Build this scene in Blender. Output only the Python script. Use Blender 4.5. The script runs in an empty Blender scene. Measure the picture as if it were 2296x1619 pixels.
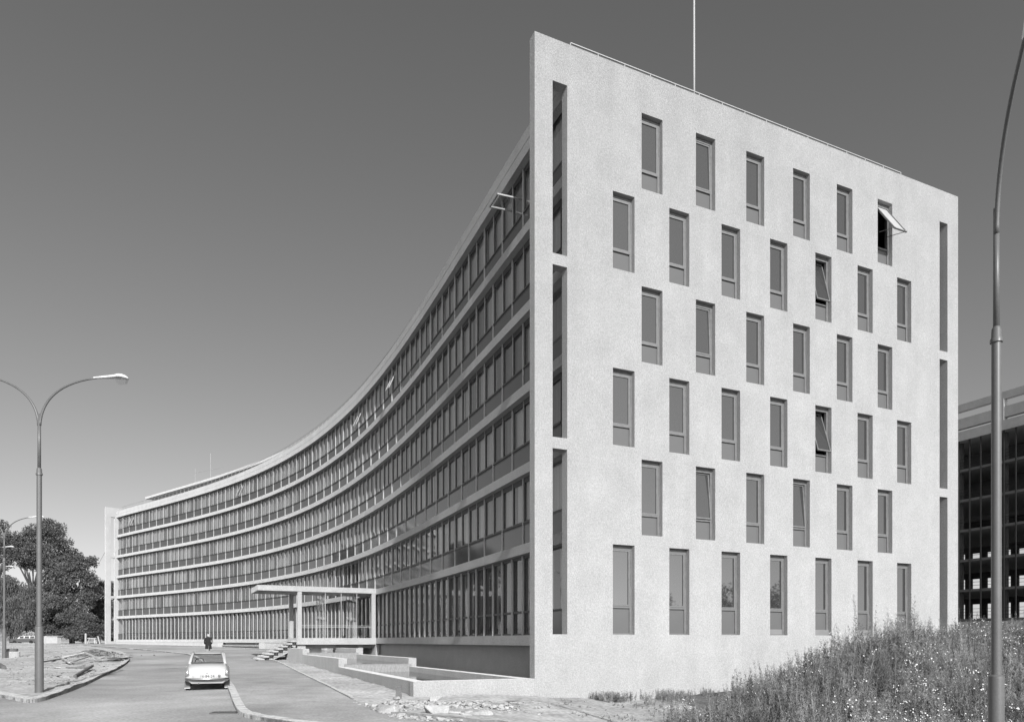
import bpy, math, random
import numpy as np
from mathutils import Vector, Matrix, noise
from mathutils.geometry import delaunay_2d_cdt
random.seed(7); RNG = np.random.default_rng(11)
C = bpy.context.scene.collection
R = math.radians
LIFT = 2.0                       # everything is laid out relative to eye level, then lifted so that the road lies near z = 0
F, CX, HZ = 1606.0, 1148.0, 1437.0   # survey constants: focal length, centre column, horizon row of the plan survey

# ------------------------------------------------------------------ terrain heights (relative to eye)
GY = [-60, 17, 24, 27, 40, 52, 65, 74, 85, 92, 105, 118, 160, 400, 3000]
GZ = [-2.1, -2.0, -1.88, -1.83, -1.68, -1.50, -1.24, -1.12, -.98, -.87, -.66, -.52, -.40, -.40, -.40]
def sstep(a, b, x):
    t = min(1, max(0, (x-a)/(b-a))); return t*t*(3-2*t)
def g(x, y):
    z = float(np.interp(y, GY, GZ))
    return z - .38*sstep(-2, 4, x)*(1-sstep(45, 70, y))
def G(u, v, dz=0.0):              # survey sighting -> point on the terrain
    v = max(v, HZ+4.4); k = (v-HZ)/F; t = (u-CX)/F
    lo, hi = 6.0, 190.0
    for _ in range(50):
        y = (lo+hi)/2
        if -(g(t*y, y)+dz)/y > k: lo = y
        else: hi = y
    return (t*lo, lo)
def W(u, v, y): return ((u-CX)/F*y, y, (HZ-v)/F*y)

# ------------------------------------------------------------------ mesh collector
class MB:
    def __init__(s): s.v = []; s.f = []; s.m = []; s.mi = 0
    def poly(s, pts):
        n = len(s.v); s.v += [tuple(p) for p in pts]; s.f.append(tuple(range(n, n+len(pts)))); s.m.append(s.mi)
    def add(s, vs, fs):
        n = len(s.v); s.v += [tuple(p) for p in vs]
        for f in fs: s.f.append(tuple(i+n for i in f)); s.m.append(s.mi)
    def hexa(s, p):   # 8 points, bottom ring then top ring (counter-clockwise from above)
        s.add(p, [(3,2,1,0),(4,5,6,7),(0,1,5,4),(1,2,6,5),(2,3,7,6),(3,0,4,7)])
    def box(s, x0, x1, y0, y1, z0, z1):
        s.hexa([(x0,y0,z0),(x1,y0,z0),(x1,y1,z0),(x0,y1,z0),(x0,y0,z1),(x1,y0,z1),(x1,y1,z1),(x0,y1,z1)])
    def obox(s, o, ax, ay, x0, x1, y0, y1, z0, z1):   # oriented box: o + ax*x + ay*y
        q = [(x0,y0),(x1,y0),(x1,y1),(x0,y1)]
        P = [(o[0]+ax[0]*a+ay[0]*b, o[1]+ax[1]*a+ay[1]*b) for a, b in q]
        s.hexa([(x,y,z0) for x,y in P]+[(x,y,z1) for x,y in P])
    def tube(s, path, r, n=8, cap=True):
        path = [Vector(p) for p in path]; rs = r if isinstance(r, (list, tuple)) else [r]*len(path)
        base = len(s.v); up = None
        for i, p in enumerate(path):
            d = (path[min(i+1, len(path)-1)]-path[max(i-1, 0)]).normalized()
            if up is None: up = Vector((1,0,0)) if abs(d.x) < .9 else Vector((0,1,0))
            a = (up-d*up.dot(d)).normalized(); up = a; b = d.cross(a)
            for k in range(n):
                t = 2*math.pi*k/n; q = p+(a*math.cos(t)+b*math.sin(t))*rs[i]; s.v.append(tuple(q))
        for i in range(len(path)-1):
            for k in range(n):
                k2 = (k+1) % n
                s.f.append((base+i*n+k, base+i*n+k2, base+(i+1)*n+k2, base+(i+1)*n+k)); s.m.append(s.mi)
        if cap:
            s.f.append(tuple(base+k for k in reversed(range(n)))); s.m.append(s.mi)
            s.f.append(tuple(base+(len(path)-1)*n+k for k in range(n))); s.m.append(s.mi)
    def lathe(s, prof, c, n=24):   # [(r,z)]
        base = len(s.v)
        for r, z in prof:
            for k in range(n):
                t = 2*math.pi*k/n; s.v.append((c[0]+r*math.cos(t), c[1]+r*math.sin(t), c[2]+z))
        for i in range(len(prof)-1):
            for k in range(n):
                k2 = (k+1) % n
                s.f.append((base+i*n+k, base+i*n+k2, base+(i+1)*n+k2, base+(i+1)*n+k)); s.m.append(s.mi)
        s.f.append(tuple(base+k for k in reversed(range(n)))); s.m.append(s.mi)
        s.f.append(tuple(base+(len(prof)-1)*n+k for k in range(n))); s.m.append(s.mi)
    def bar(s, a, b, w, h):       # rectangular bar between two points
        a, b = Vector(a), Vector(b); d = (b-a).normalized()
        x = d.cross(Vector((0,0,1)))
        x = x.normalized() if x.length > 1e-4 else Vector((1,0,0)); y = x.cross(d).normalized()
        x = x*w/2; y = y*h/2
        s.add([a-x-y, a+x-y, a+x+y, a-x+y, b-x-y, b+x-y, b+x+y, b-x+y],
              [(3,2,1,0),(4,5,6,7),(0,1,5,4),(1,2,6,5),(2,3,7,6),(3,0,4,7)])

TOP = []
def wloc(o):
    v = Vector((0,0,0))
    while o is not None: v += o.location; o = o.parent
    return v
def build(name, mb, mat, parent=None, smooth=False, local=False, origin=None, ang=None):
    """one mesh object; vertices are given in plan coordinates unless local"""
    vs = np.array(mb.v, dtype=float).reshape(-1, 3)
    loc = Vector((0,0,0))
    if parent is not None and not local: vs = vs-np.array(wloc(parent))
    if parent is None and not local:
        if origin is None: origin = ((vs[:,0].min()+vs[:,0].max())/2, (vs[:,1].min()+vs[:,1].max())/2, vs[:,2].min())
        vs = vs-np.array(origin); loc = Vector(origin)
    me = bpy.data.meshes.new(name); me.from_pydata(vs.tolist(), [], mb.f)
    for m in (mat if isinstance(mat, list) else [mat]): me.materials.append(m)
    if isinstance(mat, list): me.polygons.foreach_set('material_index', mb.m)
    if smooth:
        me.polygons.foreach_set('use_smooth', [True]*len(me.polygons))
        if ang: me.set_sharp_from_angle(angle=R(ang))
    me.update()
    o = bpy.data.objects.new(name, me); C.objects.link(o); o.location = loc
    if parent is not None: o.parent = parent
    else: TOP.append(o)
    return o
def tag(o, label, cat, group=None, kind=None):
    o['label'] = label; o['category'] = cat
    if group: o['group'] = group
    if kind: o['kind'] = kind
    return o
def setting(o, kind='structure'): o['kind'] = kind; return o
def thing(name, label, cat, loc, rz=0, group=None):
    o = bpy.data.objects.new(name, None); C.objects.link(o); o.location = loc; o.rotation_euler = (0,0,rz)
    o.empty_display_size = .3; TOP.append(o)
    return tag(o, label, cat, group)
def copy_tree(o, parent=None, top=False):
    c = o.copy(); C.objects.link(c); c.parent = parent
    if top: TOP.append(c)
    for ch in o.children: copy_tree(ch, c)
    return c

# ------------------------------------------------------------------ materials (a black and white world)
def mat(name, base, var=.15, scale=3., fine=0., fscale=60., rough=.85, bump=0., bscale=80., spec=.3, metal=0., coat=0., detail=5., stretch=None, trans=0., dr=0., streak=0., patch=0., ior=None):
    m = bpy.data.materials.new(name); m.use_nodes = True; nt = m.node_tree; N = nt.nodes; L = nt.links
    b = N['Principled BSDF']; b.inputs['Roughness'].default_value = rough
    b.inputs['Specular IOR Level'].default_value = spec; b.inputs['Metallic'].default_value = metal
    b.inputs['Coat Weight'].default_value = coat; b.inputs['Diffuse Roughness'].default_value = dr
    tc = N.new('ShaderNodeTexCoord'); src = tc.outputs['Object']
    if stretch:
        mp = N.new('ShaderNodeMapping'); mp.inputs['Scale'].default_value = stretch; L.new(src, mp.inputs['Vector']); src = mp.outputs[0]
    n1 = N.new('ShaderNodeTexNoise'); n1.inputs['Scale'].default_value = scale; n1.inputs['Detail'].default_value = detail
    L.new(src, n1.inputs['Vector'])
    mr = N.new('ShaderNodeMapRange'); mr.inputs['From Min'].default_value = .25; mr.inputs['From Max'].default_value = .75
    mr.inputs['To Min'].default_value = base*(1-var); mr.inputs['To Max'].default_value = base*(1+var)
    L.new(n1.outputs['Fac'], mr.inputs['Value']); val = mr.outputs[0]
    if fine:
        n2 = N.new('ShaderNodeTexNoise'); n2.inputs['Scale'].default_value = fscale; n2.inputs['Detail'].default_value = 2
        L.new(tc.outputs['Object'], n2.inputs['Vector'])
        m2 = N.new('ShaderNodeMapRange'); m2.inputs['From Min'].default_value = .3; m2.inputs['From Max'].default_value = .7
        m2.inputs['To Min'].default_value = 1-fine; m2.inputs['To Max'].default_value = 1+fine
        L.new(n2.outputs['Fac'], m2.inputs['Value'])
        mu = N.new('ShaderNodeMath'); mu.operation = 'MULTIPLY'; L.new(val, mu.inputs[0]); L.new(m2.outputs[0], mu.inputs[1]); val = mu.outputs[0]
    for amt, sc_, sv in ((streak, 1.6, (1, 1, .07)), (patch, .16, (1, 1, 1))):
        if not amt: continue
        mp2 = N.new('ShaderNodeMapping'); mp2.inputs['Scale'].default_value = sv; L.new(tc.outputs['Object'], mp2.inputs['Vector'])
        n4 = N.new('ShaderNodeTexNoise'); n4.inputs['Scale'].default_value = sc_; n4.inputs['Detail'].default_value = 5; L.new(mp2.outputs[0], n4.inputs['Vector'])
        m4 = N.new('ShaderNodeMapRange'); m4.inputs['From Min'].default_value = .35; m4.inputs['From Max'].default_value = .65; m4.inputs['To Min'].default_value = 1-amt; m4.inputs['To Max'].default_value = 1+amt*.6
        L.new(n4.outputs['Fac'], m4.inputs['Value'])
        mu = N.new('ShaderNodeMath'); mu.operation = 'MULTIPLY'; L.new(val, mu.inputs[0]); L.new(m4.outputs[0], mu.inputs[1]); val = mu.outputs[0]
    if ior: b.inputs['IOR'].default_value = ior
    cc = N.new('ShaderNodeCombineColor')
    for i in range(3): L.new(val, cc.inputs[i])
    L.new(cc.outputs[0], b.inputs['Base Color'])
    if bump:
        n3 = N.new('ShaderNodeTexNoise'); n3.inputs['Scale'].default_value = bscale; n3.inputs['Detail'].default_value = 3
        L.new(tc.outputs['Object'], n3.inputs['Vector'])
        bp = N.new('ShaderNodeBump'); bp.inputs['Strength'].default_value = bump; bp.inputs['Distance'].default_value = .02
        L.new(n3.outputs['Fac'], bp.inputs['Height']); L.new(bp.outputs[0], b.inputs['Normal'])
    if trans:
        out = N['Material Output']; t = N.new('ShaderNodeBsdfTranslucent'); mx = N.new('ShaderNodeMixShader'); mx.inputs[0].default_value = trans
        L.new(cc.outputs[0], t.inputs[0]); L.new(b.outputs[0], mx.inputs[1]); L.new(t.outputs[0], mx.inputs[2]); L.new(mx.outputs[0], out.inputs[0])
    m.diffuse_color = (base, base, base, 1)
    return m
def glassmat(name, tint, ior=1.6, rough=.01, wave=0.):
    m = bpy.data.materials.new(name); m.use_nodes = True; nt = m.node_tree; N = nt.nodes; L = nt.links
    N.remove(N['Principled BSDF']); out = N['Material Output']
    tr = N.new('ShaderNodeBsdfTransparent'); tr.inputs[0].default_value = (math.sqrt(tint),)*3+(1,)
    gl = N.new('ShaderNodeBsdfGlossy'); gl.inputs['Roughness'].default_value = rough; gl.inputs[0].default_value = (.95,.95,.95,1)
    fr = N.new('ShaderNodeFresnel'); fr.inputs['IOR'].default_value = ior
    ge = N.new('ShaderNodeNewGeometry'); inv = N.new('ShaderNodeMath'); inv.operation = 'SUBTRACT'; inv.inputs[0].default_value = 1; L.new(ge.outputs['Backfacing'], inv.inputs[1])
    fm = N.new('ShaderNodeMath'); fm.operation = 'MULTIPLY'; L.new(fr.outputs[0], fm.inputs[0]); L.new(inv.outputs[0], fm.inputs[1])   # one reflection per pane
    mx = N.new('ShaderNodeMixShader'); L.new(fm.outputs[0], mx.inputs[0]); L.new(tr.outputs[0], mx.inputs[1]); L.new(gl.outputs[0], mx.inputs[2])
    L.new(mx.outputs[0], out.inputs[0])
    if wave:
        tc = N.new('ShaderNodeNewGeometry'); n = N.new('ShaderNodeTexNoise'); n.inputs['Scale'].default_value = .9; n.inputs['Detail'].default_value = 1.5
        L.new(tc.outputs['Position'], n.inputs['Vector'])
        bp = N.new('ShaderNodeBump'); bp.inputs['Strength'].default_value = wave; bp.inputs['Distance'].default_value = .02
        L.new(n.outputs['Fac'], bp.inputs['Height']); L.new(bp.outputs[0], gl.inputs['Normal'])
    m.diffuse_color = (tint, tint, tint, 1)
    return m
M = {}
M['concrete'] = mat('aggregate_concrete', .47, .06, 1.1, .16, 24, .95, .8, 30, .12, detail=6, dr=1., streak=.035, patch=.02)
M['concrete_plain'] = mat('smooth_concrete', .50, .08, 2, .14, 18, .9, .4, 30, .15, dr=1.)
M['plinth_render'] = mat('plinth_render', .46, .06, 1.5, .14, 24, .95, .6, 30, .1, dr=1.)
M['kerb'] = mat('kerb_concrete', .33, .18, 4, .18, 14, .9, .5, 30, .1, dr=1.)
M['asphalt'] = mat('dusty_asphalt', .22, .17, .7, .18, 14, .95, .4, 40, .1, detail=12, dr=1., patch=.24)
M['asphalt_path'] = mat('worn_asphalt_path', .225, .17, 1.1, .18, 14, .95, .4, 40, .1, detail=12, dr=1., patch=.24)
M['dirt'] = mat('pale_building_dirt', .275, .22, .8, .25, 7, .98, .9, 9, .0, detail=9, dr=1., patch=.15)
M['weedsoil'] = mat('dark_soil', .19, .3, 1.5, .3, 8, 1, .8, 8, 0)
M['white_frame'] = mat('grey_painted_frame', .40, .06, 6, .05, 40, .5, 0, 1, .4)
M['mullion'] = mat('pale_mullion_paint', .50, .06, 4, .05, 40, .5, 0, 1, .4)
M['sash'] = mat('dark_sash_wood', .10, .15, 6, .1, 40, .5, 0, 1, .4)
M['sash_pale'] = mat('varnished_sash', .17, .12, 5, .1, 30, .45, 0, 1, .5)
M['spandrel'] = mat('grey_opaque_glass', .095, .06, .8, 0, 1, .06, 0, 1, .7)
M['blind_glass'] = mat('pane_with_grey_blind', .045, .05, .6, 0, 1, .02, 0, 1, .5, ior=2.9)
M['opal'] = mat('opaque_lower_pane', .14, .06, .6, 0, 1, .2, 0, 1, .5)
M['curtain'] = mat('net_curtain', .62, .14, 2.5, .05, 20, .95, 0, 1, .05, stretch=(3, 3, .15))
M['curtain_dim'] = mat('lined_curtain', .24, .2, 2.5, .05, 20, .95, 0, 1, .05, stretch=(3, 3, .15))
M['glass'] = glassmat('window_glass', .82, 2.3, .01, .10)
M['lobby_glass'] = glassmat('lobby_glass', .92, 1.5, .005, .0)
M['interior'] = mat('interior_paint', .22, .1, 2)
M['roofing'] = mat('roof_gravel', .25, .2, 5)
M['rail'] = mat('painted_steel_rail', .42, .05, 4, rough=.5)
M['steel_grey'] = mat('grey_lamp_paint', .135, .08, 3, .06, 30, .42, 0, 1, .5)
M['steel_dark'] = mat('dark_steel', .10, .1, 4, rough=.5)
M['lamp_white'] = mat('lamp_housing_enamel', .75, .05, 5, rough=.3, spec=.5)
M['lamp_glass'] = glassmat('lamp_bowl_glass', .8, 1.5, .05)
M['water'] = mat('pool_water', .055, .2, 2, 0, 1, .05, .10, 5, .6)
M['fall'] = mat('falling_water', .26, .2, 3, .08, 14, .7, .3, 20, .15, stretch=(6, 6, .3))
M['car_paint'] = mat('white_car_paint', .47, .02, 2, rough=.4, spec=.35, coat=.15)
M['chrome'] = mat('chrome', .75, .03, 5, rough=.12, metal=1)
M['rubber'] = mat('black_rubber', .025, .2, 8, rough=.8)
M['mudflap'] = mat('grey_mudflap', .16, .15, 8, rough=.7)
M['car_glass'] = glassmat('car_glass', .86, 1.5, .01)
M['car_seat'] = mat('grey_upholstery', .16, .2, 6)
M['lens'] = mat('tail_lamp_lens', .22, .1, 5, rough=.12, spec=.7, coat=.5)
M['plate'] = mat('white_plate', .52, .02, 4, rough=.4)
M['ink'] = mat('dark_lettering', .02, .02, 4)
M['ink_pale'] = mat('pale_lettering', .38, .02, 4)
M['coat_cloth'] = mat('dark_overcoat', .028, .2, 8, rough=1)
M['trouser'] = mat('pale_trousers', .40, .1, 8, rough=1)
M['skin'] = mat('skin', .45, .05, 8, rough=.6)
M['hair'] = mat('white_cap', .72, .1, 20, rough=.9)
M['bark'] = mat('bark', .07, .35, 6, .3, 20, .95, .6, 14)
M['leaf'] = mat('tree_leaves', .14, .5, .5, .25, 3, .6, 0, 1, .35, trans=.3)
M['leaf_pale'] = mat('pale_tree_leaves', .155, .5, .6, .25, 3, .6, 0, 1, .35, trans=.3)
M['weed'] = mat('weed_leaves', .29, .72, .9, .4, 7, .8, 0, 1, .15, trans=.35)
M['drygrass'] = mat('dry_grass', .36, .3, 1.2, .3, 7, .8, 0, 1, .1, trans=.3)
M['flower'] = mat('white_flowers', .75, .1, 9, rough=.9)
M['timber'] = mat('sawn_timber', .52, .25, 3, .2, 30, .9, .2, 20, .1)
M['timber_dark'] = mat('weathered_timber', .17, .25, 3, .2, 30, .9, .2, 20, .1)
M['stone'] = mat('broken_stone', .44, .22, 3, .15, 20, .95, .5, 18, .1)
M['frame_conc'] = mat('grey_frame_concrete', .42, .10, 1.2, .08, 20, .95, .2, 30, .1)
M['frame_dark'] = mat('black_steel_mullion', .03, .1, 3, rough=.6)
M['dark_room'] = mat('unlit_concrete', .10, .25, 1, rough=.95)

# ------------------------------------------------------------------ plan of the curved front
PTS = [(.72,29.39),(.03,31.01),(-.87,33.16),(-1.8,35.42),(-2.64,37.36),(-4.,40.87),(-5.78,45.02),(-7.65,49.42),(-9.68,53.92),(-10.11,54.94),
       (-11.18,57.04),(-11.7,58.14),(-12.93,60.48),(-15.23,64.57),(-18.44,69.99),(-21.83,75.05),(-25.27,79.59),(-28.4,83.5),(-32.7,88.48),
       (-37.97,94.31),(-41.92,97.73),(-44.81,100.3),(-47.91,102.83),(-53.02,107.11),(-58.51,111.97),(-63.78,116.29)]
cc = np.array([-152.23337, -17.01543]); P_ = np.array(PTS)-cc
th = np.arctan2(P_[:,1], P_[:,0]); kk = np.polyfit(th-.6, np.hypot(P_[:,0], P_[:,1]), 4)
T_ = np.linspace(.2748762, 1.02, 3000); RR = np.polyval(kk, T_-.6)
CUR = np.c_[cc[0]+RR*np.cos(T_), cc[1]+RR*np.sin(T_)]
SS = np.r_[0, np.cumsum(np.hypot(*np.diff(CUR, axis=0).T))]
TAN = np.gradient(CUR, SS, axis=0); TAN /= np.hypot(*TAN.T)[:,None]
def tan_(s): return np.array([np.interp(s, SS, TAN[:,0]), np.interp(s, SS, TAN[:,1])])
def FP(s, off=0.):
    t = tan_(s); p = np.array([np.interp(s, SS, CUR[:,0]), np.interp(s, SS, CUR[:,1])])
    return (float(p[0]+t[1]*off), float(p[1]-t[0]*off))
def S_at(u, off=0.):
    ss = np.linspace(0, 118, 1200); q = [FP(s, off) for s in ss]
    uu = np.array([CX+F*x/y for x, y in q]); return float(ss[np.argmin(abs(uu-u))])
LEN = 114.4
P0 = np.array([.807, 25.5]); DG = np.array([.911, .413]); DG /= np.hypot(*DG); NB = np.array([-DG[1], DG[0]])
def GP(s, d=0.): q = P0+DG*s+NB*d; return (float(q[0]), float(q[1]))
TOPS = [.25]+[4.05+3.31*i for i in range(5)]; BOTS = [3.64+3.31*i for i in range(6)]
H_UP, H_GR = 2.90, 3.39
PAR = 21.15; GTOP = 21.7

bld = thing('office_building', 'long white concave office building of six storeys with a windowed end wall', 'office building', (GP(0)[0], GP(0)[1], -2.0))

def perforated(mb, P, s0, s1, z0, z1, holes, depth):
    """wall with openings; P(s, d) gives plan points"""
    sc = sorted({s0, s1}|{h[0] for h in holes}|{h[1] for h in holes}); zc = sorted({z0, z1}|{h[2] for h in holes}|{h[3] for h in holes})
    ns, nz = len(sc)-1, len(zc)-1
    def solid(i, j):
        if i < 0 or j < 0 or i >= ns or j >= nz: return False
        s, z = (sc[i]+sc[i+1])/2, (zc[j]+zc[j+1])/2
        return not any(h[0] < s < h[1] and h[2] < z < h[3] for h in holes)
    def q(a, d, z): x, y = P(a, d); return (x, y, z)
    for i in range(ns):
        for j in range(nz):
            if not solid(i, j): continue
            a, b, c, d = sc[i], sc[i+1], zc[j], zc[j+1]
            mb.poly([q(a,0,c), q(b,0,c), q(b,0,d), q(a,0,d)]); mb.poly([q(b,depth,c), q(a,depth,c), q(a,depth,d), q(b,depth,d)])
            if not solid(i-1, j): mb.poly([q(a,depth,c), q(a,0,c), q(a,0,d), q(a,depth,d)])
            if not solid(i+1, j): mb.poly([q(b,0,c), q(b,depth,c), q(b,depth,d), q(b,0,d)])
            if not solid(i, j-1): mb.poly([q(a,depth,c), q(b,depth,c), q(b,0,c), q(a,0,c)])
            if not solid(i, j+1): mb.poly([q(a,0,d), q(b,0,d), q(b,depth,d), q(a,depth,d)])

# --- end wall facing the photographer, with staggered windows
WW = .97; wins = []
for r in range(6):
    fl = 5-r
    for j in range(13):
        if j % 2 != (1 if r % 2 == 0 else 0): continue
        if r % 2 == 0 and j > 11: continue
        s = 3.265+1.289*j
        wins.append((r, j, s, TOPS[fl], BOTS[fl]-.01 if fl < 5 else 20.18))
slots = [(.72, 1.32), (21.70, 22.28)]
holes = [(s, s+WW, a, b) for _, _, s, a, b in wins]
for a, b in slots: holes += [(a, b, .25, 6.95), (a, b, 7.36, 13.57), (a, b, 13.98, 20.18)]
mb = MB(); perforated(mb, GP, 0, 23.06, -3.0, GTOP, holes, .40)
build('gable_wall', mb, M['concrete'], bld)
# --- matching far end wall
tE = tan_(LEN); nE = np.array([tE[1], -tE[0]]); oE = np.array(FP(LEN))
def EP(s, d=0.): q = oE+nE*(s-1.455)+tE*d; return (float(q[0]), float(q[1]))
holes = [(.62, 1.22, .0, 6.95), (.62, 1.22, 7.36, 13.57), (.62, 1.22, 13.98, 20.18)]
mb = MB(); perforated(mb, EP, -.15, 22, -1.2, GTOP, holes, .45)
build('end_wall', mb, M['concrete'], bld)

# --- strips following the curve
def strip(mb, s0, s1, o0, o1, z0, z1, step=1.2):
    n = max(1, int(round((s1-s0)/step))); ss = [s0+(s1-s0)*i/n for i in range(n+1)]
    A = [FP(s, o0) for s in ss]; B = [FP(s, o1) for s in ss]; k = len(mb.v)
    for i in range(n+1): mb.v += [(*A[i], z0), (*B[i], z0), (*B[i], z1), (*A[i], z1)]
    for i in range(n):
        a = k+4*i; b = a+4
        for e in range(4): mb.f.append((a+e, b+e, b+(e+1) % 4, a+(e+1) % 4)); mb.m.append(mb.mi)
    mb.f.append((k, k+3, k+2, k+1)); mb.m.append(mb.mi); e = k+4*n; mb.f.append((e, e+1, e+2, e+3)); mb.m.append(mb.mi)
S1 = LEN
for i in range(5):
    mb = MB(); strip(mb, 0.0, S1, 0, .55, BOTS[i], TOPS[i+1]); build('floor_band', mb, M['concrete'], bld)
mb = MB(); strip(mb, 0, S1, 0, .3, 20.15, 20.62); strip(mb, 0, S1, .012, .3, 20.62, 20.66); strip(mb, 0, S1, 0, .3, 20.66, PAR)
build('fascia', mb, M['concrete'], bld)
mb = MB(); strip(mb, 0, S1, 0, .8, -.18, .25); build('plinth_band', mb, M['concrete'], bld)
mb = MB(); strip(mb, 0, S1, .42, .8, -3.0, -.18); 
for q0, q1, zt in ((34.0, 47.5, -.18), (47.5, 58.0, -.5), (58.0, 67.0, -.18), (67.0, 79.5, -.5), (79.5, S1, -.18)): strip(mb, q0, q1, .03, .42, -2.6, zt)
build('plinth', mb, M['plinth_render'], bld)
for i in range(7):
    z = ([.2]+[b+.05 for b in BOTS])[i]
    mb = MB(); strip(mb, .0, S1, .56 if i else .81, 20, z, z+.3, 4); build('floor_slab', mb, M['interior'], bld)
mb = MB(); strip(mb, 0, S1, .3, 20, 20.55, 20.8, 4); build('roof', mb, M['roofing'], bld)
mb = MB(); strip(mb, 0, S1, 20.01, 20.3, -3, PAR, 4); build('rear_wall', mb, M['concrete'], bld)
mb = MB()
strip(mb, .6, S1-.5, 5.0, 5.2, .5, 20.4, 3)
for k in range(1, 24):
    s = 2.0+4.8*k; a = FP(s, .9); b = FP(s, 5.0); t = tan_(s)*.06
    mb.hexa([(a[0]-t[0],a[1]-t[1],.5),(a[0]+t[0],a[1]+t[1],.5),(b[0]+t[0],b[1]+t[1],.5),(b[0]-t[0],b[1]-t[1],.5),
             (a[0]-t[0],a[1]-t[1],20.4),(a[0]+t[0],a[1]+t[1],20.4),(b[0]+t[0],b[1]+t[1],20.4),(b[0]-t[0],b[1]-t[1],20.4)])
perforated(mb, lambda s, d: GP(s, d+3.4), 6.6, 21, .5, 20.4, [], .1)
build('interior_wall', mb, M['interior'], bld)

# --- curtains, one hanging per storey
def curtain(fl, s0, s1):
    mb = MB(); z0, z1 = TOPS[fl]+.35, TOPS[fl]+(H_GR if fl == 0 else H_UP)-.05
    s = s0; rnd = random.Random(fl*7+3)
    while s < s1:
        full = rnd.random()
        parts = [(s, s+1.2)] if full < (.95 if fl > 2 else .7) else [(s+.06, s+.72)] if full < .95 else [(s+.5, s+1.12)]
        if fl == 0: parts = [(s+.08, s+.66)] if s < 34 else [(s+.03, s+.98)]  # narrow curtains on the near stretch stand in for pale reflections in the glass
        mb.mi = 0 if rnd.random() < (.8 if fl > 2 or fl == 0 else .5) else 1
        for a, b in parts:
            n = 10; k = len(mb.v); ph = rnd.random()*6; off = (.46 if fl else .58)+rnd.random()*.03
            for i in range(n+1):
                q = a+(b-a)*i/n; x, y = FP(q, off+.016*math.sin(i*2.1+ph)+.012*math.sin(i*.9))
                mb.v += [(x, y, z0), (x, y, z1)]
            for i in range(n): mb.f.append((k+2*i, k+2*i+2, k+2*i+3, k+2*i+1)); mb.m.append(mb.mi)
        s += 1.2
    return build('curtain', mb, [M['curtain'], M['curtain_dim']], bld, smooth=True)
for fl in range(6): curtain(fl, .8, S1-1.2)

# --- glazing bays (local: x towards the near end, y inwards, origin at the outer far corner of the bay)
GLZ = .34
def bay_upper(mode):
    """returns MBs: frame, sash, panes, spandrel"""
    fr, sa, sp, p1, p2 = MB(), MB(), MB(), MB(), MB(); h = H_UP; t = .95
    fr.box(-.03, .03, .245, .44, 0, h)
    fr.box(1.182, 1.218, .275, .42, t+.06, h)
    sa.box(.035, 2.365, .29, .40, t-.07, t-.01); sa.box(.035, 2.365, .255, .40, t+.0, t+.058)
    sa.box(.035, 2.365, .285, .40, h-.13, h)
    for a, b in ((.035, 1.182), (1.218, 2.365)):
        sa.box(a, a+.06, .30, .39, t+.06, h-.13); sa.box(b-.06, b, .30, .39, t+.06, h-.13)
        sa.box(a+.06, b-.06, .302, .385, h-.20, h-.13); sa.box(a+.06, b-.06, .302, .385, t+.06, t+.12)
    sp.box(.035, 2.365, .30, .37, 0, t-.07)
    p1.box(.095, 1.122, GLZ, GLZ+.008, t+.12, h-.20); p2.box(1.278, 2.305, GLZ, GLZ+.008, t+.12, h-.20)
    return fr, sa, sp, p1, p2
def bay_ground():
    fr, sa, p = MB(), MB(), []; h = H_GR; t = .98
    for x in (0, 1.2):
        fr.box(x-.035, x+.035, .22, .44, 0, h)
        sa.box(x+.035, x+1.165, .28, .40, t-.04, t+.06); sa.box(x+.035, x+1.165, .28, .40, h-.12, h); sa.box(x+.035, x+1.165, .28, .40, 0, .07)
        for a in (x+.035, x+1.105): sa.box(a, a+.06, .30, .39, .07, h-.12)
        sa.box(x+.30, x+.34, .302, .335, .07, h-.12)
        m = MB(); m.box(x+.095, x+1.105, GLZ, GLZ+.008, t+.06, h-.12); p.append(m)
        m = MB(); m.box(x+.095, x+1.105, GLZ, GLZ+.008, .07, t-.04); p.append(m)
    return fr, sa, p
def bay_frame(s0, s1):
    a = Vector((*FP(s1), 0)); b = Vector((*FP(s0), 0)); d = b-a
    return a, math.atan2(d.y, d.x)
protoU = protoG = None
BAYS = []
for fl in range(6):
    st = 2.0+(1.2 if (fl in (4, 2)) else 0)
    st -= 2.4 if st > 2.5 else 0
    s = st
    while s+2.4 < S1-.2: BAYS.append((fl, s)); s += 2.4
near = sorted(BAYS, key=lambda b: b[1])[:60]
farb = [b for b in BAYS if b not in near]
def place(o, s, z):
    a, ang = bay_frame(s, s+2.4); o.location = a+Vector((0,0,z))-wloc(bld); o.rotation_euler = (0,0,ang)
fr, sa, sp, p1, p2 = bay_upper(0)
for fl, s in near:
    if fl == 0:
        if protoG is None:
            f, q, ps = bay_ground()
            protoG = build('window', f, M['mullion'], bld, local=True); build('sash', q, M['sash'], protoG, local=True)
            for m in ps: build('pane', m, M['glass'], protoG, local=True)
            o = protoG
        else: o = copy_tree(protoG, bld)
    else:
        if protoU is None:
            protoU = build('window', fr, M['mullion'], bld, local=True); build('sash', sa, M['sash'], protoU, local=True)
            build('spandrel_panel', sp, M['spandrel'], protoU, local=True)
            build('pane', p1, M['glass'], protoU, local=True); build('pane', p2, M['glass'], protoU, local=True)
            o = protoU
        else: o = copy_tree(protoU, bld)
    place(o, s, TOPS[fl])
OPEN_FAR = [(5, S_at(800)), (5, S_at(874)), (5, S_at(536)), (5, S_at(292))]
far = MB()
def merge(dst, src, mi, a, ang, z, skip=None):
    dst.mi = mi; c, s = math.cos(ang), math.sin(ang)
    dst.add([(a.x+x*c-y*s, a.y+x*s+y*c, zz+z) for x, y, zz in src.v], src.f)
gf, gs, gp = bay_ground()
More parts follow.
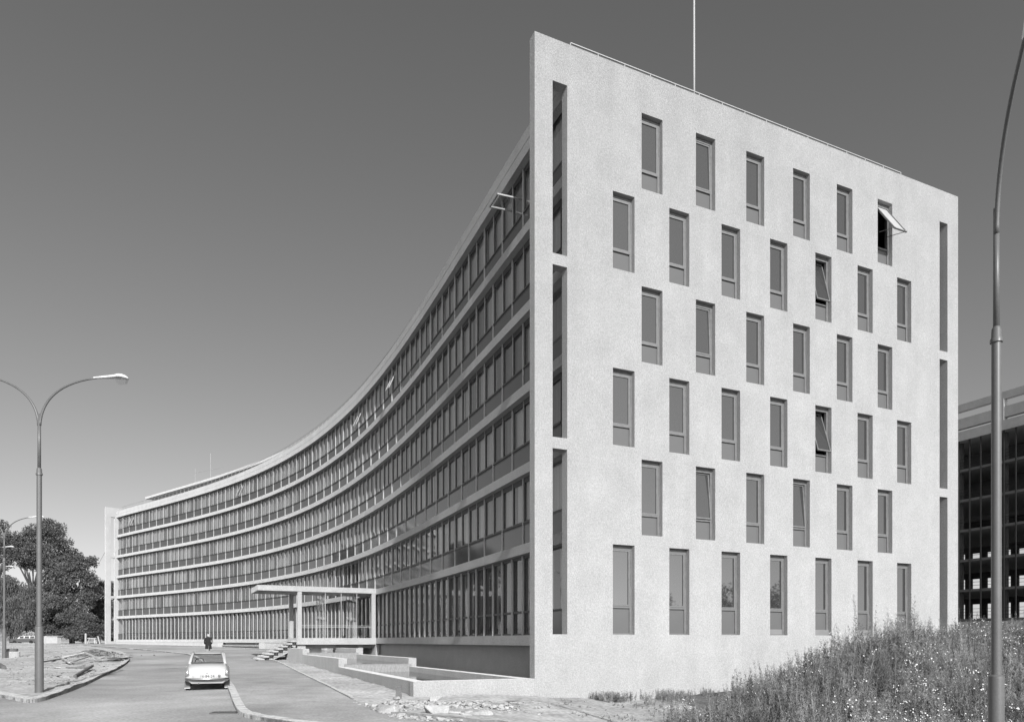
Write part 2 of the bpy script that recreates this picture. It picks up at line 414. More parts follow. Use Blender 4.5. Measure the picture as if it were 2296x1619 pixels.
for fl, s in farb:
    a, ang = bay_frame(s, s+2.4)
    if fl == 0:
        merge(far, gf, 0, a, ang, .25); merge(far, gs, 1, a, ang, .25)
        for m in gp: merge(far, m, 3, a, ang, .25)
    else:
        z = TOPS[fl]; merge(far, fr, 0, a, ang, z); merge(far, sa, 1, a, ang, z); merge(far, sp, 2, a, ang, z); merge(far, p1, 3, a, ang, z); merge(far, p2, 3, a, ang, z)
o = build('window', far, [M['mullion'], M['sash'], M['spandrel'], M['glass']], bld); o['kind'] = 'stuff'; o['label'] = 'far run of ribbon windows'
# short closing panels at both ends of each storey
for fl in range(6):
    b = sorted(s for f_, s in BAYS if f_ == fl); z = TOPS[fl]; h = H_GR if fl == 0 else H_UP
    for q0, q1 in ((0, max(.05, b[0]-.04)), (b[-1]+2.4, S1)):
        mb = MB(); mb.mi = 0; strip(mb, q0, q1, .29, .4, z, z+.9); mb.mi = 2; strip(mb, q0, q1, .28, .42, z+.9, z+.99); mb.mi = 1; strip(mb, q0, q1, .34, .35, z+.99, z+h)
        mb.mi = 3; strip(mb, q0, q0+.07, .245, .44, z, z+h)
        build('end_glazing', mb, [M['spandrel'], M['glass'], M['sash'], M['mullion']], bld)
# open sashes on the curved side (the near one swings far out)
def open_sash(fl, s, ang, w=1.02, ext=False):
    a, rz = bay_frame(s-w/2, s+w/2); h = H_UP-.95-.13
    mb = MB(); mb.box(0, .06, -.03, .03, -h, 0); mb.box(w-.06, w, -.03, .03, -h, 0); mb.box(.06, w-.06, -.03, .03, -.06, 0); mb.box(.06, w-.06, -.03, .03, -h, -h+.06)
    o = build('open_sash', mb, M['white_frame'], bld, local=True)
    p = MB(); p.box(.06, w-.06, -.004, .004, -h+.06, -.06); build('pane', p, M['glass'], o, local=True)
    y = Vector((-math.sin(rz), math.cos(rz), 0))
    o.location = a+y*(1.15 if ext else .52)+Vector((0, 0, TOPS[fl]+H_UP-.14-(.75 if ext else .1)))-wloc(bld); o.rotation_euler = (ang, 0, rz)
open_sash(5, S_at(1136)-.1, R(-88), ext=True)
for fl, s in OPEN_FAR: open_sash(fl, s, R(-24))

# --- windows of the end wall (local: x along the wall, y inwards)
gz = math.atan2(DG[1], DG[0])
def gwin(h, tr, ang):
    fr = MB(); fr.box(0, WW, .20, .32, 0, .05); fr.box(0, .07, .20, .32, .05, h-.16); fr.box(WW-.10, WW, .20, .32, .05, h-.16); fr.box(0, WW, .20, .32, h-.16, h)
    fr.box(.07, WW-.10, .17, .32, tr-.035, tr+.035); fr.box(WW-.055, WW-.03, .185, .20, h*.55, h-.18); fr.box(0, WW, .18, .20, h-.10, h-.075)
    sa = MB(); x0, x1, zt, zb = .075, WW-.105, 0, -(h-.17-tr-.04)
    sa.box(x0, x0+.05, -.02, .04, zb, zt); sa.box(x1-.05, x1, -.02, .04, zb, zt); sa.box(x0+.05, x1-.05, -.02, .04, zt-.055, zt); sa.box(x0+.05, x1-.05, -.02, .04, zb, zb+.055)
    gl = MB(); gl.box(x0+.05, x1-.05, .012, .02, zb+.055, zt-.055)
    lo = MB(); lo.box(.07, WW-.10, .235, .26, .05, tr-.035)
    return fr, sa, gl, lo
cacheW = {}
ODD = {(0, 11): R(-33), (1, 8): R(-14), (3, 8): R(-17), (4, 3): R(-5), (4, 7): R(-4), (2, 3): R(-2), (0, 3): R(-1.5)}
for r, j, s, z0, z1 in wins:
    h = z1-z0; key = (round(h, 2), r == 5)
    if key not in cacheW:
        fr_, sa_, gl_, lo_ = gwin(h, 1.04 if r == 5 else .80, 0)
        w = build('window', fr_, M['sash_pale'], bld, local=True)
        a = build('sash', sa_, M['sash_pale'], w, local=True); b = build('pane', gl_, M['blind_glass'], w, local=True); c = build('lower_panel', lo_, M['opal'], w, local=True)
        a.location = b.location = (0, .215, h-.165); cacheW[key] = w
    else: w = copy_tree(cacheW[key], bld)
    x, y = GP(s); w.location = Vector((x, y, z0))-wloc(bld); w.rotation_euler = (0, 0, gz)
    for c in w.children:
        if c.name.startswith(('sash', 'pane')):
            an_ = ODD.get((r, j), 0); c.rotation_euler = (an_, 0, 0); hl_ = (h-.17-(1.04 if r == 5 else .80)-.04)/2
            c.location.y = .215+(hl_*math.sin(-an_) if (r, j) != (0, 11) else 0)
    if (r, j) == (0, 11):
        pn = [c for c in w.children if c.name.startswith('pane')][0]; pn.data = pn.data.copy(); pn.data.materials[0] = M['rail']  # pale rail paint on this pane stands in for sun glare
    if (r, j) == (0, 11): w['label'] = 'window with its sash swung wide open'
    if r in (1, 3) and j == 8: w['label'] = 'window with its sash tilted open'
    if (r, j) == (0, 11):
        m = MB(); m.bar((.09,.2,h-1.45),(.09,-.84,h-1.72),.02,.02); m.bar((WW-.12,.2,h-1.45),(WW-.12,-.84,h-1.72),.02,.02); build('stay', m, M['steel_dark'], w, local=True)

# --- roof railing
mb = MB()
def railing(pts, z0, z1, mids=2):
    for q in pts: mb.tube([(*q, z0), (*q, z1)], .02, 5, False)
    for k in range(mids+1):
        z = z1-(z1-z0)*.36*k; mb.tube([(*q, z) for q in pts], .028 if k == 0 else .016, 5, False)
railing([FP(s, .38) for s in np.arange(.4, S1-.3, 1.2)], PAR-.3, 21.78)
railing([GP(s, .62) for s in np.arange(1.8, 20.7, 1.2)], 20.8, 22.36, 0)
build('roof_railing', mb, M['rail'], bld)
# --- roof pavilion with overhanging curved slab
sA, sB = 34.0, S_at(326, 4.0)
mb = MB(); strip(mb, sA, sB, 4.0, 12.5, 23.60, 23.95); pv = build('roof_pavilion', mb, M['concrete_plain'], bld)
mb = MB(); strip(mb, sA+3, sB-5, 10.2, 11.5, 20.8, 23.60); build('pavilion_wall', mb, M['plinth_render'], pv)
# --- window wells with low railings in the far plinth
for s0, s1 in ((67.0, 79.5), (47.5, 58.0)):
    mb = MB(); strip(mb, s0, s1, -.14, .05, -.52, -.47); strip(mb, s0, s1, -.14, .05, -.62, -.57)
    for q in (s0, s1): strip(mb, q-.5, q+.5, -.22, .05, -.9, -.2)
    build('well_rail', mb, M['concrete_plain'], bld)

# ------------------------------------------------------------------ entrance (portico), frame aligned with the local front
sQ = S_at(843); Q = np.array(FP(sQ, 0)); e2 = tan_(sQ); e1 = np.array([-e2[1], e2[0]])
def ent(k, e): q = Q+e1*k+e2*e; return (float(q[0]), float(q[1]))
def ebox(mb, k0, k1, a0, a1, z0, z1):
    p = [ent(k0, a0), ent(k0, a1), ent(k1, a1), ent(k1, a0)]
    p = p if (p[1][0]-p[0][0])*(p[2][1]-p[1][1])-(p[1][1]-p[0][1])*(p[2][0]-p[1][0]) > 0 else p[::-1]
    mb.hexa([(*q, z0) for q in p]+[(*q, z1) for q in p])
mb = MB(); ebox(mb, -.02, 8.75, 0, 4.25, 3.70, 4.09); can = build('entrance_canopy', mb, M['concrete_plain'], bld)
mb = MB()
for k in (2.0, 4.6, 6.6, 8.0):
    for e in (1.2, 2.9): ebox(mb, k, k+.5, e, e+.22, 3.675, 3.699)
build('soffit_lamp', mb, M['lamp_glass'] if False else M['steel_grey'], can)
mb = MB(); ebox(mb, -.2, 5.98, .02, 4.2, -.25, .24); build('entrance_platform', mb, M['concrete_plain'], bld)
for k, e in ((5.62, .04), (5.62, 3.85), (.02, .04), (.6, 3.85)):
    mb = MB(); ebox(mb, k, k+.30, e, e+.30, .24, 3.70); build('canopy_column', mb, M['concrete'], bld)
mb = MB(); ebox(mb, .0, 5.4, 1.0, 1.3, -.55, -.25); ebox(mb, .9, 1.3, .5, 3.8, -2.3, -.25); ebox(mb, 5.3, 5.9, .25, 4.1, -2.4, -.25); ebox(mb, -.3, .0, .1, 4.1, -2.3, -.25)
build('platform_support', mb, M['concrete'], bld)
mb = MB()
for k0, k1 in ((.34, 1.45), (1.5, 2.65), (2.7, 3.85), (3.9, 5.58)): ebox(mb, k0, k1, .15, .158, .30, 3.68)
for a0, a1 in ((.2, 1.3), (1.35, 2.5), (2.55, 3.7)): ebox(mb, 3.82, 3.828, a0, a1, .30, 3.68); ebox(mb, 1.46, 1.468, a0, a1, .30, 3.68)
lob = build('lobby_glazing', mb, M['lobby_glass'], bld)
mb = MB()
for k in (1.46, 2.66, 3.86): ebox(mb, k, k+.04, .12, .19, .24, 3.70)
for e in (1.31, 2.51, 3.72): ebox(mb, 3.80, 3.85, e, e+.04, .24, 3.70); ebox(mb, 1.44, 1.49, e, e+.04, .24, 3.70)
for z in (1.05, 1.17): ebox(mb, .34, 5.6, .09, .115, z, z+.03)
for k in (.9, 2.1, 3.3, 4.5): ebox(mb, k, k+.025, .09, .115, .24, 1.05)
build('glazing_bar', mb, M['rail'], lob)

# free-standing staircase
st = thing('entrance_stairs', 'open concrete stairs with floating treads climbing to the entrance platform', 'stairs', (*ent(7.3, 2), -1.6))
for i in range(8):
    k = 6.0+.325*i; z = .24-.188*(i+1); mb = MB(); ebox(mb, k, k+.40, -.05, 3.7, z-.115, z); build('tread', mb, M['concrete_plain'], st)
mb = MB(); a0, a1, a2, a3 = ent(6.0,.5), ent(6.0,3.1), ent(8.45,3.1), ent(8.45,.5)
mb.hexa([(*a0,-.62),(*a3,-1.78),(*a2,-1.78),(*a1,-.62),(*a0,-.40),(*a3,-1.58),(*a2,-1.58),(*a1,-.40)]); build('added_shade_slab', mb, M['plinth_render'], st)  # slab added beneath the treads to darken the void with its shadow
for e in (.45, 1.5, 2.6):
    mb = MB()
    for i in range(8):
        k = 6.0+.325*i; z = .24-.188*(i+1)-.115; ebox(mb, k, k+.26, e, e+.26, z-.36, z-.002)
    build('stringer', mb, M['concrete_plain'], st)

# ------------------------------------------------------------------ cascade pool in front of the curved side
pool = thing('cascade_pool', 'stepped concrete water basin with two small waterfalls along the front', 'fountain', (-4.5, 31, -2.1))
A = [np.array(GP(.0, .0)), np.array([-5.1, 38.2]), np.array([-10.3, 49.3]), np.array([-13.6, 56.2])]
B = [np.array(GP(-4.46)), np.array([-8.96, 37.0]), np.array([-14.0, 47.9]), np.array([-17.3, 54.6])]
RIM = [-1.335, -.894, -.507]; WAT = [-1.60, -1.19, -.77]; TW = .43
def wallseg(a, b, side, z0, z1, ext0=0, ext1=0):
    d = (b-a)/np.hypot(*(b-a)); n = np.array([d[1], -d[0]])*side; a = a-d*ext0; b = b+d*ext1
    p = [a, b, b+n*TW, a+n*TW]
    cr = (p[1]-p[0])[0]*(p[2]-p[1])[1]-(p[1]-p[0])[1]*(p[2]-p[1])[0]
    if cr < 0: p = p[::-1]
    m = MB(); m.hexa([(*q, z0) for q in p]+[(*q, z1) for q in p]); return m
build('basin_wall', wallseg(B[0], A[0]-DG*.003, 1 if False else -1, -2.8, RIM[0]), M['concrete'], pool)
for i in range(3):
    zb = -2.8 if i < 2 else -2.3
    build('basin_wall', wallseg(B[i] if i else B[0]+(B[1]-B[0])/14.5*.43, B[i+1], 1, zb, RIM[i], 0 if i == 0 else .0), M['concrete'], pool)
    build('basin_wall', wallseg(A[i] if i else A[0]+(A[1]-A[0])/14.0*.43, A[i+1], -1, zb, RIM[i]), M['concrete'], pool)
for i in range(3):
    m = MB(); d = (B[i+1]-B[i])/np.hypot(*(B[i+1]-B[i])); n = np.array([d[1], -d[0]])*.2; p = [B[i]+n+d*.2, B[i+1]+n, A[i+1]-n, A[i]-n+d*.2]
    p = [(B[i]*(1-t)+A[i]*t)+d*.2 if q == 0 else (B[i+1]*(1-t)+A[i+1]*t) for q, t in ((0,.06),(1,.06),(1,.94),(0,.94))]
    m.poly([(*q, WAT[i]) for q in p][::-1]); o = build('water', m, M['water'], pool)
    if o.data.polygons[0].normal.z < 0: o.data.flip_normals()
    if i < 2:
        a, b = B[i+1]*.93+A[i+1]*.07, B[i+1]*.07+A[i+1]*.93; dd = (B[i]-B[i+1])/np.hypot(*(B[i]-B[i+1]))
        m = MB(); m.hexa([(*(a), WAT[i]-.5), (*(b), WAT[i]-.5), (*(b-dd*.3), WAT[i]-.5), (*(a-dd*.3), WAT[i]-.5), (*a, WAT[i+1]-.012), (*b, WAT[i+1]-.012), (*(b-dd*.3), WAT[i+1]-.012), (*(a-dd*.3), WAT[i+1]-.012)])
        build('weir', m, M['concrete_plain'], pool)
        m = MB(); nS = 24
        for k in range(nS+1):
            q = a+(b-a)*k/nS; w = .02*math.sin(k*2.3)+.02*math.sin(k*.9)
            for t, (df, z) in enumerate(((-.25, WAT[i+1]+.004), (.02, WAT[i+1]), (.10+w*.5, WAT[i+1]-.08), (.2+w, WAT[i]-.02))): x = q+dd*df; m.v.append((x[0], x[1], z))
        for k in range(nS):
            for t in range(3): j = 4*k+t; m.f.append((j, j+4, j+5, j+1)); m.m.append(0)
        build('waterfall', m, M['fall'], pool, smooth=True)

# ------------------------------------------------------------------ ground, roads, kerbs
def inside(poly, x, y):
    c = False; n = len(poly); j = n-1
    for i in range(n):
        if (poly[i][1] > y) != (poly[j][1] > y) and x < (poly[j][0]-poly[i][0])*(y-poly[i][1])/(poly[j][1]-poly[i][1])+poly[i][0]: c = not c
        j = i
    return c
def resample(pl, step):
    out = [pl[0]]
    for a, b in zip(pl, pl[1:]):
        n = max(1, int(math.hypot(b[0]-a[0], b[1]-a[1])/step))
        out += [(a[0]+(b[0]-a[0])*i/n, a[1]+(b[1]-a[1])*i/n) for i in range(1, n+1)]
    return out
def smooth_line(pl, it=2):
    for _ in range(it):
        q = [pl[0]]
        for a, b in zip(pl, pl[1:]): q += [(a[0]*.75+b[0]*.25, a[1]*.75+b[1]*.25), (a[0]*.25+b[0]*.75, a[1]*.25+b[1]*.75)]
        pl = q+[pl[-1]]
    return pl
def sheet(name, poly, zf, mat_, step, kind='structure', smooth=True):
    b = resample(list(poly)+[poly[0]], step*1.5)[:-1]
    xs = [p[0] for p in b]; ys = [p[1] for p in b]; pts = list(b)
    y = min(ys)
    while y < max(ys):
        st_ = step*max(1, y/30); x = max(min(xs), -1.1*y-5)
        while x < min(max(xs), 1.1*y+5):
            px, py = x+random.uniform(-.3, .3)*st_, y+random.uniform(-.3, .3)*st_
            if inside(b, px, py): pts.append((px, py))
            x += st_
        y += st_
    nb = len(b)
    v, e, f, *_ = delaunay_2d_cdt([Vector(p) for p in pts], [(i, (i+1) % nb) for i in range(nb)], [], 0, 1e-4)
    m = MB()
    for t in f:
        cx_, cy_ = sum(v[i].x for i in t)/3, sum(v[i].y for i in t)/3
        if inside(b, cx_, cy_): m.f.append(tuple(t)); m.m.append(0)
    m.v = [(p.x, p.y, zf(p.x, p.y)) for p in v]
    for i in range(nb):
        a, c = b[i], b[(i+1) % nb]; za, zc = zf(*a), zf(*c); k = len(m.v)
        m.v += [(*a, za), (*c, zc), (*c, zc-.35), (*a, za-.35)]; m.f.append((k, k+1, k+2, k+3)); m.m.append(0)
    o = build(name, m, mat_, smooth=smooth, origin=(0, 0, 0)); o['kind'] = kind; return o
def nz(x, y, s=1., a=1.): return a*noise.fractal(Vector((x*s, y*s, 3.7)), 1.0, 2.0, 4)

# kerb lines surveyed on the ground
K1 = smooth_line([G(*p) for p in ((60,1441.6),(175,1446.5),(300,1455),(390,1464),(430,1469),(470,1496),(497,1523),(511,1545),(519,1569),(527,1590),(537,1604),(566,1612),(640,1624),(760,1640))])
K1 = [(-150, 150)]+K1
K2 = smooth_line([G(*p) for p in ((604.4,1479),(624,1487),(679,1516.4),(737.6,1545.7),(788,1573.3))])
EDGE = [G(*p) for p in ((809,1583),(861,1604),(971,1619),(1150,1640),(1400,1662))]
ISL = [G(*p) for p in ((-330,1508),(-120,1536),(41,1573),(72,1576),(95,1572.5),(122,1563),(160,1550),(200,1533),(237,1513),(262,1503),(282,1490),(292,1480),(287,1470),(265,1461),(225,1454),(175,1449),(120,1445),(40,1442.5))]
ISL = smooth_line(ISL, 2)+[(-150, 128)]
wallfoot = [FP(s, -.05) for s in np.arange(36, 113, 4)]
farpath = [G(*p) for p in ((565,1470),(516.6,1463.5))]
path_poly = K1[::-1][:]+[(-150, 158)]+wallfoot[::-1]+[ent(8.8, 4.6), ent(8.8, -.2)]+K2+EDGE
# dirt strip polygons
strip_poly = K2+EDGE[:3]+[(2.5, 16.2), (4, 20), GP(3, -.05), GP(0, -.05), tuple(B[0]-NB*.05), tuple(B[1]+np.array([-.05,0])), tuple(B[2]+np.array([-.05,0])), tuple(B[3]), ent(6.2, .3)]
isl_poly = [(-150, 60)]+ISL
def gz_road(x, y): return g(x, y)
# base ground: one sheet to the horizon
xs = np.concatenate([np.linspace(-900, -80, 18), np.linspace(-70, 40, 120), np.linspace(50, 900, 18)])
ys = np.concatenate([np.linspace(-60, 8, 8), np.linspace(9, 60, 120), np.linspace(62, 180, 50), np.geomspace(190, 2500, 14)])
m = MB(); nx = len(xs)
for y in ys:
    for x in xs:
        z = g(x, y)-.10
        if 9 < y < 60 and x > -1: z += .10*sstep(-1, 2, x)+.07*nz(x, y, .7)+.03*nz(x, y, 2.5)
        elif y < 19: z += .055
        m.v.append((x, y, z))
for j in range(len(ys)-1):
    for i in range(nx-1): a = j*nx+i; m.f.append((a, a+1, a+1+nx, a+nx)); m.m.append(0)
setting(build('ground', m, M['dirt'], smooth=True, origin=(0,0,0)))
road_poly = [p for p in K1[1:]]+[(30, 15.8), (30, 12), (-40, 12), (-45, 30)]+[p for p in ISL[:-1]]
sheet('road', [(-150, 148)]+K1[1:]+[(20, 15.5), (20, 13), (-34, 13), (-34, 22)]+ISL[1:]+[(-150, 130)], gz_road, M['asphalt'], 1.2)
sheet('footpath', path_poly, lambda x, y: g(x, y)+.095, M['asphalt_path'], 1.0)
sheet('dirt_verge', strip_poly, lambda x, y: g(x, y)+.07+.05*nz(x, y, .9)+.04*nz(x, y, 3)+.10*sstep(21, 17.5, y)*sstep(-6, -2, x), M['dirt'], .35)
def isl_z(x, y):
    return g(x, y)+.11+max(0, .10*nz(x, y, .35)+.07*nz(x, y, 1.3)+.035*nz(x, y, 4))*1.2
sheet('dirt_island', isl_poly, isl_z, M['dirt'], .45)
def kerb(name, line, w, side, hgt=.13, dz=0.):
    l0 = resample(line, .95); ln, nt_ = [l0[0]], [0]
    for p, q in zip(l0, l0[1:]):
        L_ = math.hypot(q[0]-p[0], q[1]-p[1]); e_ = min(.2, .02/max(L_, .05))
        for t_, f_ in ((1-e_*1.01, 0), (1-e_, 1), (1+e_*0, 1)): ln.append((p[0]+(q[0]-p[0])*t_, p[1]+(q[1]-p[1])*t_)); nt_.append(f_)
        ln.append((q[0]+(q[0]-p[0])*1e-4, q[1]+(q[1]-p[1])*1e-4)); nt_.append(0)
    m = MB(); n = len(ln)
    for i, p in enumerate(ln):
        a = ln[max(0, i-4)]; b = ln[min(n-1, i+4)]; d = Vector((b[0]-a[0], b[1]-a[1])).normalized(); q = (p[0]+d.y*w*side, p[1]-d.x*w*side)
        j = .007*math.sin((i//4)*1.7)-.03*nt_[i]; z = g(*p)+hgt+j
        m.v += [(*p, z-.5), (*p, z-.015), (p[0]+d.y*.02*side, p[1]-d.x*.02*side, z), (*q, z), (*q, z-.5)]
    for i in range(n-1):
        for e in range(4):
            f = (5*i+e, 5*i+e+1, 5*i+e+6, 5*i+e+5); m.f.append(f if side < 0 else f[::-1]); m.m.append(0)
    o = build(name, m, M['kerb'], origin=(0,0,0)); o['kind'] = 'structure'; return o
kerb('kerb', K1[1:], .24, -1, .125)
kerb('kerb', K2, .10, -1, .15)
kerb('kerb', ISL[:-1], .26, -1, .15)

for pts in (((243,1514.5),(262,1510),(300,1507),(345,1506),(392,1505)), ((383,1477),(400,1477.4))):
    ln = resample([G(*p) for p in pts], .5); m = MB()
    for i in range(len(ln)-1):
        a, b = ln[i], ln[i+1]; wq = .035+.02*math.sin(i*1.3); m.poly([(a[0], a[1]-wq, g(*a)+.008), (b[0], b[1]-wq, g(*b)+.008), (b[0], b[1]+wq, g(*b)+.008), (a[0], a[1]+wq, g(*a)+.008)])
    setting(build('road_seam', m, M['weedsoil']))
# earth mound on the right with weeds
CXm = [4.6, 5.9, 6.9, 8.0, 8.9, 10.2, 11.2, 13.3, 17.2, 40]; CZm = [-2.4, -2.15, -1.68, -1.28, -.95, -.55, -.30, -.08, 0, .05]
def mound(x, y):
    yc = 19.6+(x-5)*.36; zc = float(np.interp(x, CXm, CZm))+.10*nz(x, y, .5); b = g(x, y)
    wF = 9.0; t = (y-yc)
    k = sstep(-wF, 0, t) if t < 0 else 1-sstep(.2, 3.0, t)*.85
    return b+(zc-b)*k+.30*nz(x, y, .6)*k
m = MB(); gx = np.arange(3.5, 34, .4); gy = np.arange(9.4, 33, .4)
for y in gy:
    for x in gx:
        d = (y-25.5)*DG[0]-(x-.807)*DG[1]   # distance behind the end wall plane
        z = mound(x, y)-.22*(1-sstep(5.0, 6.8, x)) - .5*(1-sstep(9.4, 10.4, y))
        if d > .1: z = min(z, g(x, y)-.25) if x < 21.5 else z
        m.v.append((x, y, z))
for j in range(len(gy)-1):
    for i in range(len(gx)-1): a = j*len(gx)+i; m.f.append((a, a+1, a+1+len(gx), a+len(gx))); m.m.append(0)
setting(build('mound_terrain', m, M['weedsoil'], smooth=True, origin=(0,0,0)))

def weeds():
    V, Fc, Mi = [], [], []
    rnd = random.Random(5)
    def leaf(p, d, l, w, mi):
        d = d.normalized(); sde = d.cross(Vector((rnd.uniform(-1,1), rnd.uniform(-1,1), rnd.uniform(-.3,1)))).normalized()*w
        n = len(V); q = p+d*l*.5; V.extend([p[:], (q+sde)[:], (p+d*l)[:], (q-sde)[:]]); Fc.append((n, n+1, n+2, n+3)); Mi.append(mi)
    def plant(x, y, z, h, kind, mi=0):
        lean = Vector((rnd.uniform(-.25,.25), rnd.uniform(-.25,.25), 1)).normalized(); top = Vector((x, y, z))+lean*h
        n = len(V); s = Vector((.006+.004*h, 0, 0)); b = Vector((x, y, z-.05)); V.extend([(b-s)[:], (b+s)[:], top[:]]); Fc.append((n, n+1, n+2)); Mi.append(0)
        k = int(12+h*44)
        for i in range(k):
            t = rnd.random()**.8; p = Vector((x, y, z))+lean*h*t; az = rnd.uniform(0, 6.28); up = rnd.uniform(.2, 1.9)
            d = Vector((math.cos(az), math.sin(az), up)); L = (.16 if kind else .11)*(1.12-t)*min(h, .6)**.5+.03
            leaf(p, d, L, L*(.06 if kind else .11), mi)
            if rnd.random() < .6: leaf(p+d.normalized()*L*.5, d+Vector((rnd.uniform(-1,1), rnd.uniform(-1,1), rnd.uniform(-.2,.8))), L*.6, L*.07, mi)
        return top
    def flower(p):
        r = rnd.uniform(.010, .020); n = len(V); nn = Vector((rnd.uniform(-.6,.8), rnd.uniform(-1,.1), rnd.uniform(.3,1))).normalized(); ax = nn.orthogonal().normalized(); ay = nn.cross(ax)
        for k in range(5): a = k*1.2566; V.append((p+ax*(r*math.cos(a))+ay*(r*math.sin(a)))[:])
        Fc.append(tuple(range(n, n+5))); Mi.append(1)
    cnt = 0
    while cnt < 7200:
        y = rnd.uniform(10.8, 26.5); x = rnd.uniform(4.2, .74*y+1.5)
        d = (y-25.5)*DG[0]-(x-.807)*DG[1]
        if d > -.15 and x < 22: continue
        e = 4.4+max(0, (19.2-y))*.13+.5*nz(x, y, .8)
        if x < e: continue
        dens = sstep(e, e+1.2, x)
        if rnd.random() > .25+.75*dens: continue
        if y > 19.6+(x-5)*.36+1.3: continue
        if y < 13 and rnd.random() > .75: continue
        c = nz(x, y, .45); h = (.26+.26*dens+.85*max(0, c))*rnd.uniform(.5, 1.4)*(1.55 if rnd.random() < .05 else 1)
        top = plant(x, y, mound(x, y)-.22*(1-sstep(5.0, 6.8, x)), h, rnd.random() < .6, 2 if nz(x-20, y+5, .5)*1.3+rnd.uniform(-.5,.5) > .34+.03*(y-14) else 0); cnt += 1
        if nz(x+40, y, .55) > .08 and rnd.random() < .24:
            for _ in range(rnd.randint(2, 6)): flower(top+Vector((rnd.uniform(-.13,.13), rnd.uniform(-.13,.13), rnd.uniform(-.10,.05))))
    for _ in range(1100):   # thin fringe along the foot of the end wall
        s = rnd.uniform(2.2, 7.5); dd = abs(rnd.gauss(0, .9))+.1; x, y = GP(s, -dd)
        if nz(x, y, .9) < -.05: continue
        plant(x, y, g(x, y)+.02, rnd.uniform(.10, .38), 0)
    for _ in range(700):   # scattered tufts on bare soil
        x, y = rnd.uniform(.2, 6.5), rnd.uniform(17.2, 25)
        if nz(x+9, y, .8) < .12: continue
        plant(x, y, g(x, y)+.02, rnd.uniform(.04, .13), 0)
    m = MB(); m.v = V; m.f = Fc; m.m = Mi
    o = build('weeds', m, [M['weed'], M['flower'], M['drygrass']], origin=(0,0,0)); o['kind'] = 'stuff'; o['label'] = 'tall flowering weeds covering the earth mound by the end wall'; o['category'] = 'weeds'
weeds()

# ------------------------------------------------------------------ loose stones by the pool corner
def rock(r, seed, flat=.6):
    rnd = random.Random(seed); m = MB(); import bmesh
    bm = bmesh.new()
    for _ in range(14): bm.verts.new((rnd.uniform(-1,1)*r, rnd.uniform(-1,1)*r*.8, rnd.uniform(-.45,1)*r*flat))
    res = bmesh.ops.convex_hull(bm, input=bm.verts)
    bmesh.ops.delete(bm, geom=[v for v in bm.verts if not v.link_faces], context='VERTS')
    bmesh.ops.bevel(bm, geom=bm.edges[:], offset=r*.04, segments=1, affect='EDGES')
    bm.verts.index_update(); m.v = [v.co[:] for v in bm.verts]; m.f = [tuple(v.index for v in f.verts) for f in bm.faces]; m.m = [0]*len(m.f); bm.free(); return m
STN = [((870,1603),.42,1,.5,'large pale split slab of stone at the footpath edge'),((978,1612),.36,5,.8,'big upright broken stone block nearest the bottom edge of the rubble'),
       ((1080,1612),.40,9,.45,'flat wide pale boulder at the far end of the rubble from the footpath'),((1012,1611),.22,14,.7,'small angular stone wedged between the upright block and the flat boulder'),
       ((975,1579),.24,21,.8,'pointed grey stone leaning by the lit pool wall'),((1045,1617),.2,33,.7,'stone lump beside the flat wide boulder'),
       ((921,1598),.20,37,.5,'low stone between the split slab and the upright block'),((888,1573),.15,41,.7,'rounded stone under the dark side of the pool wall')]
for (u, v), r, sd, fl, lab in STN:
    x, y = G(u, v); m = rock(r, sd, fl); m.v = [(a+x, b+y, c+g(x, y)+.10) for a, b, c in m.v]
    tag(build('stone', m, M['stone']), lab, 'stone', 'broken stones by the pool corner')
m = MB(); rnd = random.Random(3)
for i in range(1100):
    u, v = rnd.gauss(985, 95), rnd.uniform(1578, 1624)
    if v < 1583+(u-809)*.23 and u < 860 or v > 1583+(u-809)*.33+8 and u < 940: continue
    x, y = G(u, v); k = rock(rnd.uniform(.02, .07)*(2.1 if i % 9 == 0 else 1), i+100, .7); m.add([(a+x, b+y, c+g(x, y)+.09) for a, b, c in k.v], k.f)
o = build('rubble', m, M['stone']); o['kind'] = 'stuff'; o['label'] = 'small rubble strewn around the broken stones'; o['category'] = 'rubble'
m = MB()
for i in range(900):
    a = rnd.random(); b = rnd.random(); x, y = G(rnd.uniform(15, 285), 1450+rnd.random()**1.3*95)
    if not inside(isl_poly, x, y) or not inside(isl_poly, x+.5, y-.5): continue
    k = rock(rnd.uniform(.02, .11), i+900, .6); m.add([(p+x, q+y, c+isl_z(x, y)) for p, q, c in k.v], k.f)
o = build('debris', m, M['dirt']); o['kind'] = 'stuff'; o['label'] = 'clods and stones scattered over the dirt island'; o['category'] = 'debris'
x, y = G(893, 1571); m = MB(); m.hexa([(x-.10,y-.02,g(x,y)-.1),(x+.10,y-.02,g(x,y)-.1),(x+.10,y+.02,g(x,y)-.1),(x-.10,y+.02,g(x,y)-.1),(x-.08,y+.06,g(x,y)+.48),(x+.10,y+.06,g(x,y)+.48),(x+.10,y+.10,g(x,y)+.48),(x-.08,y+.10,g(x,y)+.48)])
tag(build('wooden_stake', m, M['timber_dark']), 'short dark board stuck upright beside the pool corner', 'stake')

